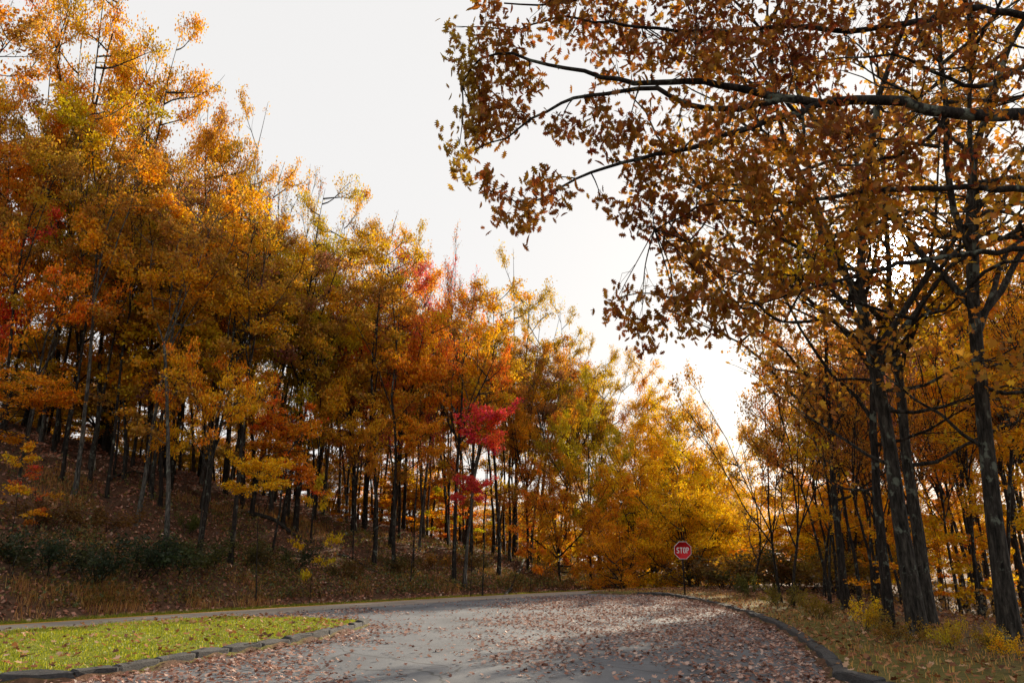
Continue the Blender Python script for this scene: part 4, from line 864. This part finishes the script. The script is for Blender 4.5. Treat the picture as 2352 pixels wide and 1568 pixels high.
limb([(2180, 260, 9.3), (2130, 320, 9.4), (2050, 360, 9.5), (1960, 380, 9.4), (1850, 390, 9.3)], 0.03, 0.007)
limb([(2352, 150, 9.8), (2250, 200, 9.7), (2150, 170, 9.6), (2060, 130, 9.5), (1900, 140, 9.4)], 0.04, 0.008)
for P, R_ in LIMBS: W.tube(P, R_, 9)
trunk = path(r, np.array([0, 0, -0.4]), np.array([0.02, 0.0, 1.0]), 13, 12, 0.04, 0.02)
T2 = Buf(); T2.tube(trunk, np.linspace(0.42, 0.2, 13) + 0.2 * np.exp(-np.arange(13) * 1.2), 14)
obj('trunk', T2.mesh('trunk', True), BARK, oak, color=BK_G)
TIPS = np.concatenate([P for P, _ in LIMBS])
LP = []; LN = []
blobs = [(1110, 55, 60, 45), (1165, 115, 80, 80), (1085, 150, 55, 50), (1100, 225, 62, 70), (1160, 250, 60, 55), (1085, 300, 45, 35), (1055, 335, 25, 10), (1062, 395, 30, 12), (1125, 440, 42, 26), (1195, 468, 58, 55), (1245, 425, 45, 26), (1290, 445, 30, 12),
 (1290, 275, 45, 26), (1365, 268, 60, 45), (1440, 300, 70, 60), (1385, 325, 40, 14), (1380, 470, 40, 12), (1490, 385, 70, 60), (1500, 475, 80, 70), (1560, 530, 60, 40), (1440, 520, 35, 8), (1300, 55, 85, 80), (1400, 45, 95, 100), (1500, 85, 95, 100), (1400, 128, 55, 30), (1480, 150, 50, 26), (1600, 55, 105, 110), (1700, 60, 115, 120),
 (1620, 140, 65, 50), (1700, 140, 80, 70), (1800, 80, 110, 110), (1560, 280, 90, 70), (1650, 320, 100, 90), (1600, 415, 100, 90), (1700, 425, 110, 100), (1750, 330, 100, 90), (1850, 140, 100, 80), (1950, 60, 115, 100), (2060, 90, 100, 80), (1860, 330, 110, 90), (1960, 320, 110, 90),
 (1415, 690, 34, 26), (1475, 715, 55, 45), (1550, 690, 60, 50), (1635, 680, 75, 55), (1720, 700, 85, 60), (1555, 755, 50, 14), (1650, 760, 60, 20), (1760, 760, 70, 25), (1840, 700, 85, 50), (1480, 790, 30, 12), (1630, 590, 70, 45), (1720, 570, 85, 55), (1830, 580, 90, 50), (1940, 560, 90, 45),
 (2080, 330, 110, 70), (1820, 450, 100, 70), (1930, 430, 100, 70), (2180, 80, 110, 70), (2280, 140, 100, 60), (2240, 350, 110, 60), (1220, 190, 50, 30), (1030, 60, 22, 8), (1250, 10, 70, 50), (1620, -20, 120, 70), (1850, -10, 120, 70), (2100, 0, 120, 60)]
for u, v, rad, cnt in blobs:
    C = at_depth(u, v, 9.0 + r.normal(0, 0.15)); j = np.argmin(((TIPS - C) ** 2).sum(1)); y0 = TIPS[j][1]; C = at_depth(u, v, y0 + r.normal(0, 0.3)); RR = rad / F * y0
    A = TIPS[j]; nsp = max(2, cnt // 6)
    mid = (A + C) / 2 + r.normal(0, 0.06, 3); B = np.array([A, mid, C]); B = resample(B, 0.12) if np.linalg.norm(C - A) > 0.3 else np.array([A, mid, C]); W.tube(B, np.linspace(0.010, 0.004, len(B)), 4)
    for s in range(nsp):
        q = r.normal(0, 1, 3); q = q / np.linalg.norm(q) * RR * r.random() ** 0.45 * np.array([1, 1.6, 1]); E = C + q; st = B[int(r.integers(len(B) // 2, len(B)))]
        TW = np.array([st, (st + E) / 2 + r.normal(0, 0.05, 3) + np.array([0, 0, 0.04]), E]); W.tube(TW, [0.004, 0.003, 0.0016], 3)
        m = max(3, int(cnt / nsp * 2.6)); LP.append(E + r.normal(0, 0.10, (m, 3)) * np.array([1, 1, 0.8]) - np.array([0, 0, 0.04]))
obj('branch', W.mesh('branch', True), BARK, oak, color=BK_D)
LP = np.concatenate(LP); n = len(LP); crown_near = np.argsort(LP[:, 0])
fr = frames(r, n, 0.2, 1.0); a_, b_, c_ = fr
b_ = unit(b_ * 0.8 + np.array([0, 0, -0.7])); a_ = unit(np.cross(b_, c_)); c_ = np.cross(a_, b_)      # tips hang down
sz = r.uniform(0.075, 0.135, n)
single = set(crown_near[:300].tolist()); rest = np.array([i for i in range(n) if i not in single])
me = leaves_mesh('crown', LP[rest], sz[rest], OAK, (a_[rest], b_[rest], c_[rest]), r.normal(0.3, 0.5, len(rest))); me.materials.append(OAKLEAF)
crown = obj('crown', me, None, oak, color=(0.30, 0.088, 0.016), tint=(0.44, 0.17, 0.014))
from mathutils import Matrix
single_oak = []
for q in (0.0, 0.5, 0.9, -0.3):
    m_ = leaves_mesh('leaf', np.zeros((1, 3)), np.array([1.0]), OAK, (np.array([[1., 0, 0]]), np.array([[0, 1., 0]]), np.array([[0, 0, 1.]])), np.array([q])); m_.materials.append(OAKLEAF); single_oak.append(m_)
for i in sorted(single):
    o = obj('leaf', single_oak[i % 4], None, crown, color=(0.29 * r.uniform(0.75, 1.25), 0.095 * r.uniform(0.75, 1.25), 0.015), tint=(0.52, 0.26, 0.025))
    M = Matrix([[a_[i][k] * sz[i], b_[i][k] * sz[i], c_[i][k] * sz[i], LP[i][k]] for k in range(3)] + [[0, 0, 0, 1]]); o.matrix_basis = M
# world-space meshes hang under the root: undo the root's offset for them
off = Matrix.Translation(oak.location).inverted()
for ch in oak.children:
    if ch.name.split('.')[0] in ('branch', 'crown'): ch.matrix_parent_inverse = off

# trees that stand wholly behind others are left out
HIDDEN = {'sapling': [2, 6, 10, 12, 16, 20, 23, 27, 28, 29, 32, 33, 34, 35, 39, 42, 50, 52, 55, 56, 58], 'tree': [48, 55, 57, 68, 70, 74, 77, 82, 85, 91, 93, 94, 105, 115, 118, 119, 122, 134, 136, 138, 139, 142, 143, 153, 154, 157, 159, 163, 169, 172, 175, 179, 182, 185, 186, 190, 192, 196, 198, 199, 201, 202, 203, 204, 211, 212, 213, 215, 218, 223, 226, 227, 246, 248, 250, 252, 254, 261, 270, 275, 279, 280, 281, 283, 284, 287, 290, 291, 292, 293, 294, 297, 299, 302, 303, 305, 315, 318, 321, 322, 327, 329, 331, 332, 333, 336, 339, 341, 343, 347, 348, 349, 355, 357, 362, 363, 365, 366, 371, 372, 373, 375, 376, 378, 381, 383, 384, 392, 395, 399, 401]}
for base, ks in HIDDEN.items():
    for k in ks:
        o = bpy.data.objects.get(base if k == 0 else f'{base}.{k:03d}')
        if o is None or not any(o is q[0] for q in AUTO): continue
        AUTO = [q for q in AUTO if q[0] is not o]
        for ch in list(o.children): bpy.data.objects.remove(ch)
        bpy.data.objects.remove(o)
# ------------------------------------------------------------------ labels for the many alike trees: what they stand behind, then their order
LM_L = [(90, 'the red-orange maple at the left edge'), (220, 'the wide orange maple'), (340, 'the tallest olive-gold tree'), (450, 'the pale trunk with a broken branch'), (560, 'the yellow-orange maple'), (680, 'the fine-twigged pale-branched tree'), (790, 'the arching yellow-green tree'), (900, 'the dark crooked trunk'), (1010, 'the bright orange-yellow maple'), (1130, 'the vivid crimson maple'), (1250, 'the broad olive dome'), (1400, 'the lime-yellow tree'), (9999, 'the golden trees by the stop sign')]
LM_R = [(1300, 'the broad olive dome'), (1500, 'the orange-gold low-sweeping tree'), (1640, 'the stop sign'), (1740, 'the leaning thin-leaved tree'), (1840, 'the airy rust-leaved tree'), (1960, 'the bright gap to the sky'), (2060, 'the slimmer dark oak'), (2140, 'the lichen-spotted oak'), (2230, 'the straight dark trunk'), (2300, 'the dark upright trunk'), (99999, 'the mossy edge oak')]
fam = {}
for o, pre, side in AUTO:
    x, y, z = o.location; dz = z + 1.5 - CAMZ; fw = y * math.cos(PITCH) + dz * math.sin(PITCH); u = CU + F * x / fw
    ph = next(p for q, p in (LM_L if side == 'L' else LM_R) if u < q); fam.setdefault(f'{pre} behind {ph}', []).append((u, o))
ORD = ['leftmost', 'second from left', 'third from left', 'fourth from left', 'fifth from left', 'sixth from left', 'seventh from left', 'eighth from left', 'ninth from left', 'tenth from left', 'eleventh from left', 'twelfth from left', 'thirteenth from left', 'fourteenth from left', 'fifteenth from left', 'sixteenth from left']
for lab, L in fam.items():
    L.sort(key=lambda q: q[0])
    for k, (u, o) in enumerate(L): o['label'] = lab if len(L) == 1 else f'{lab}, {ORD[min(k, 15)]}'
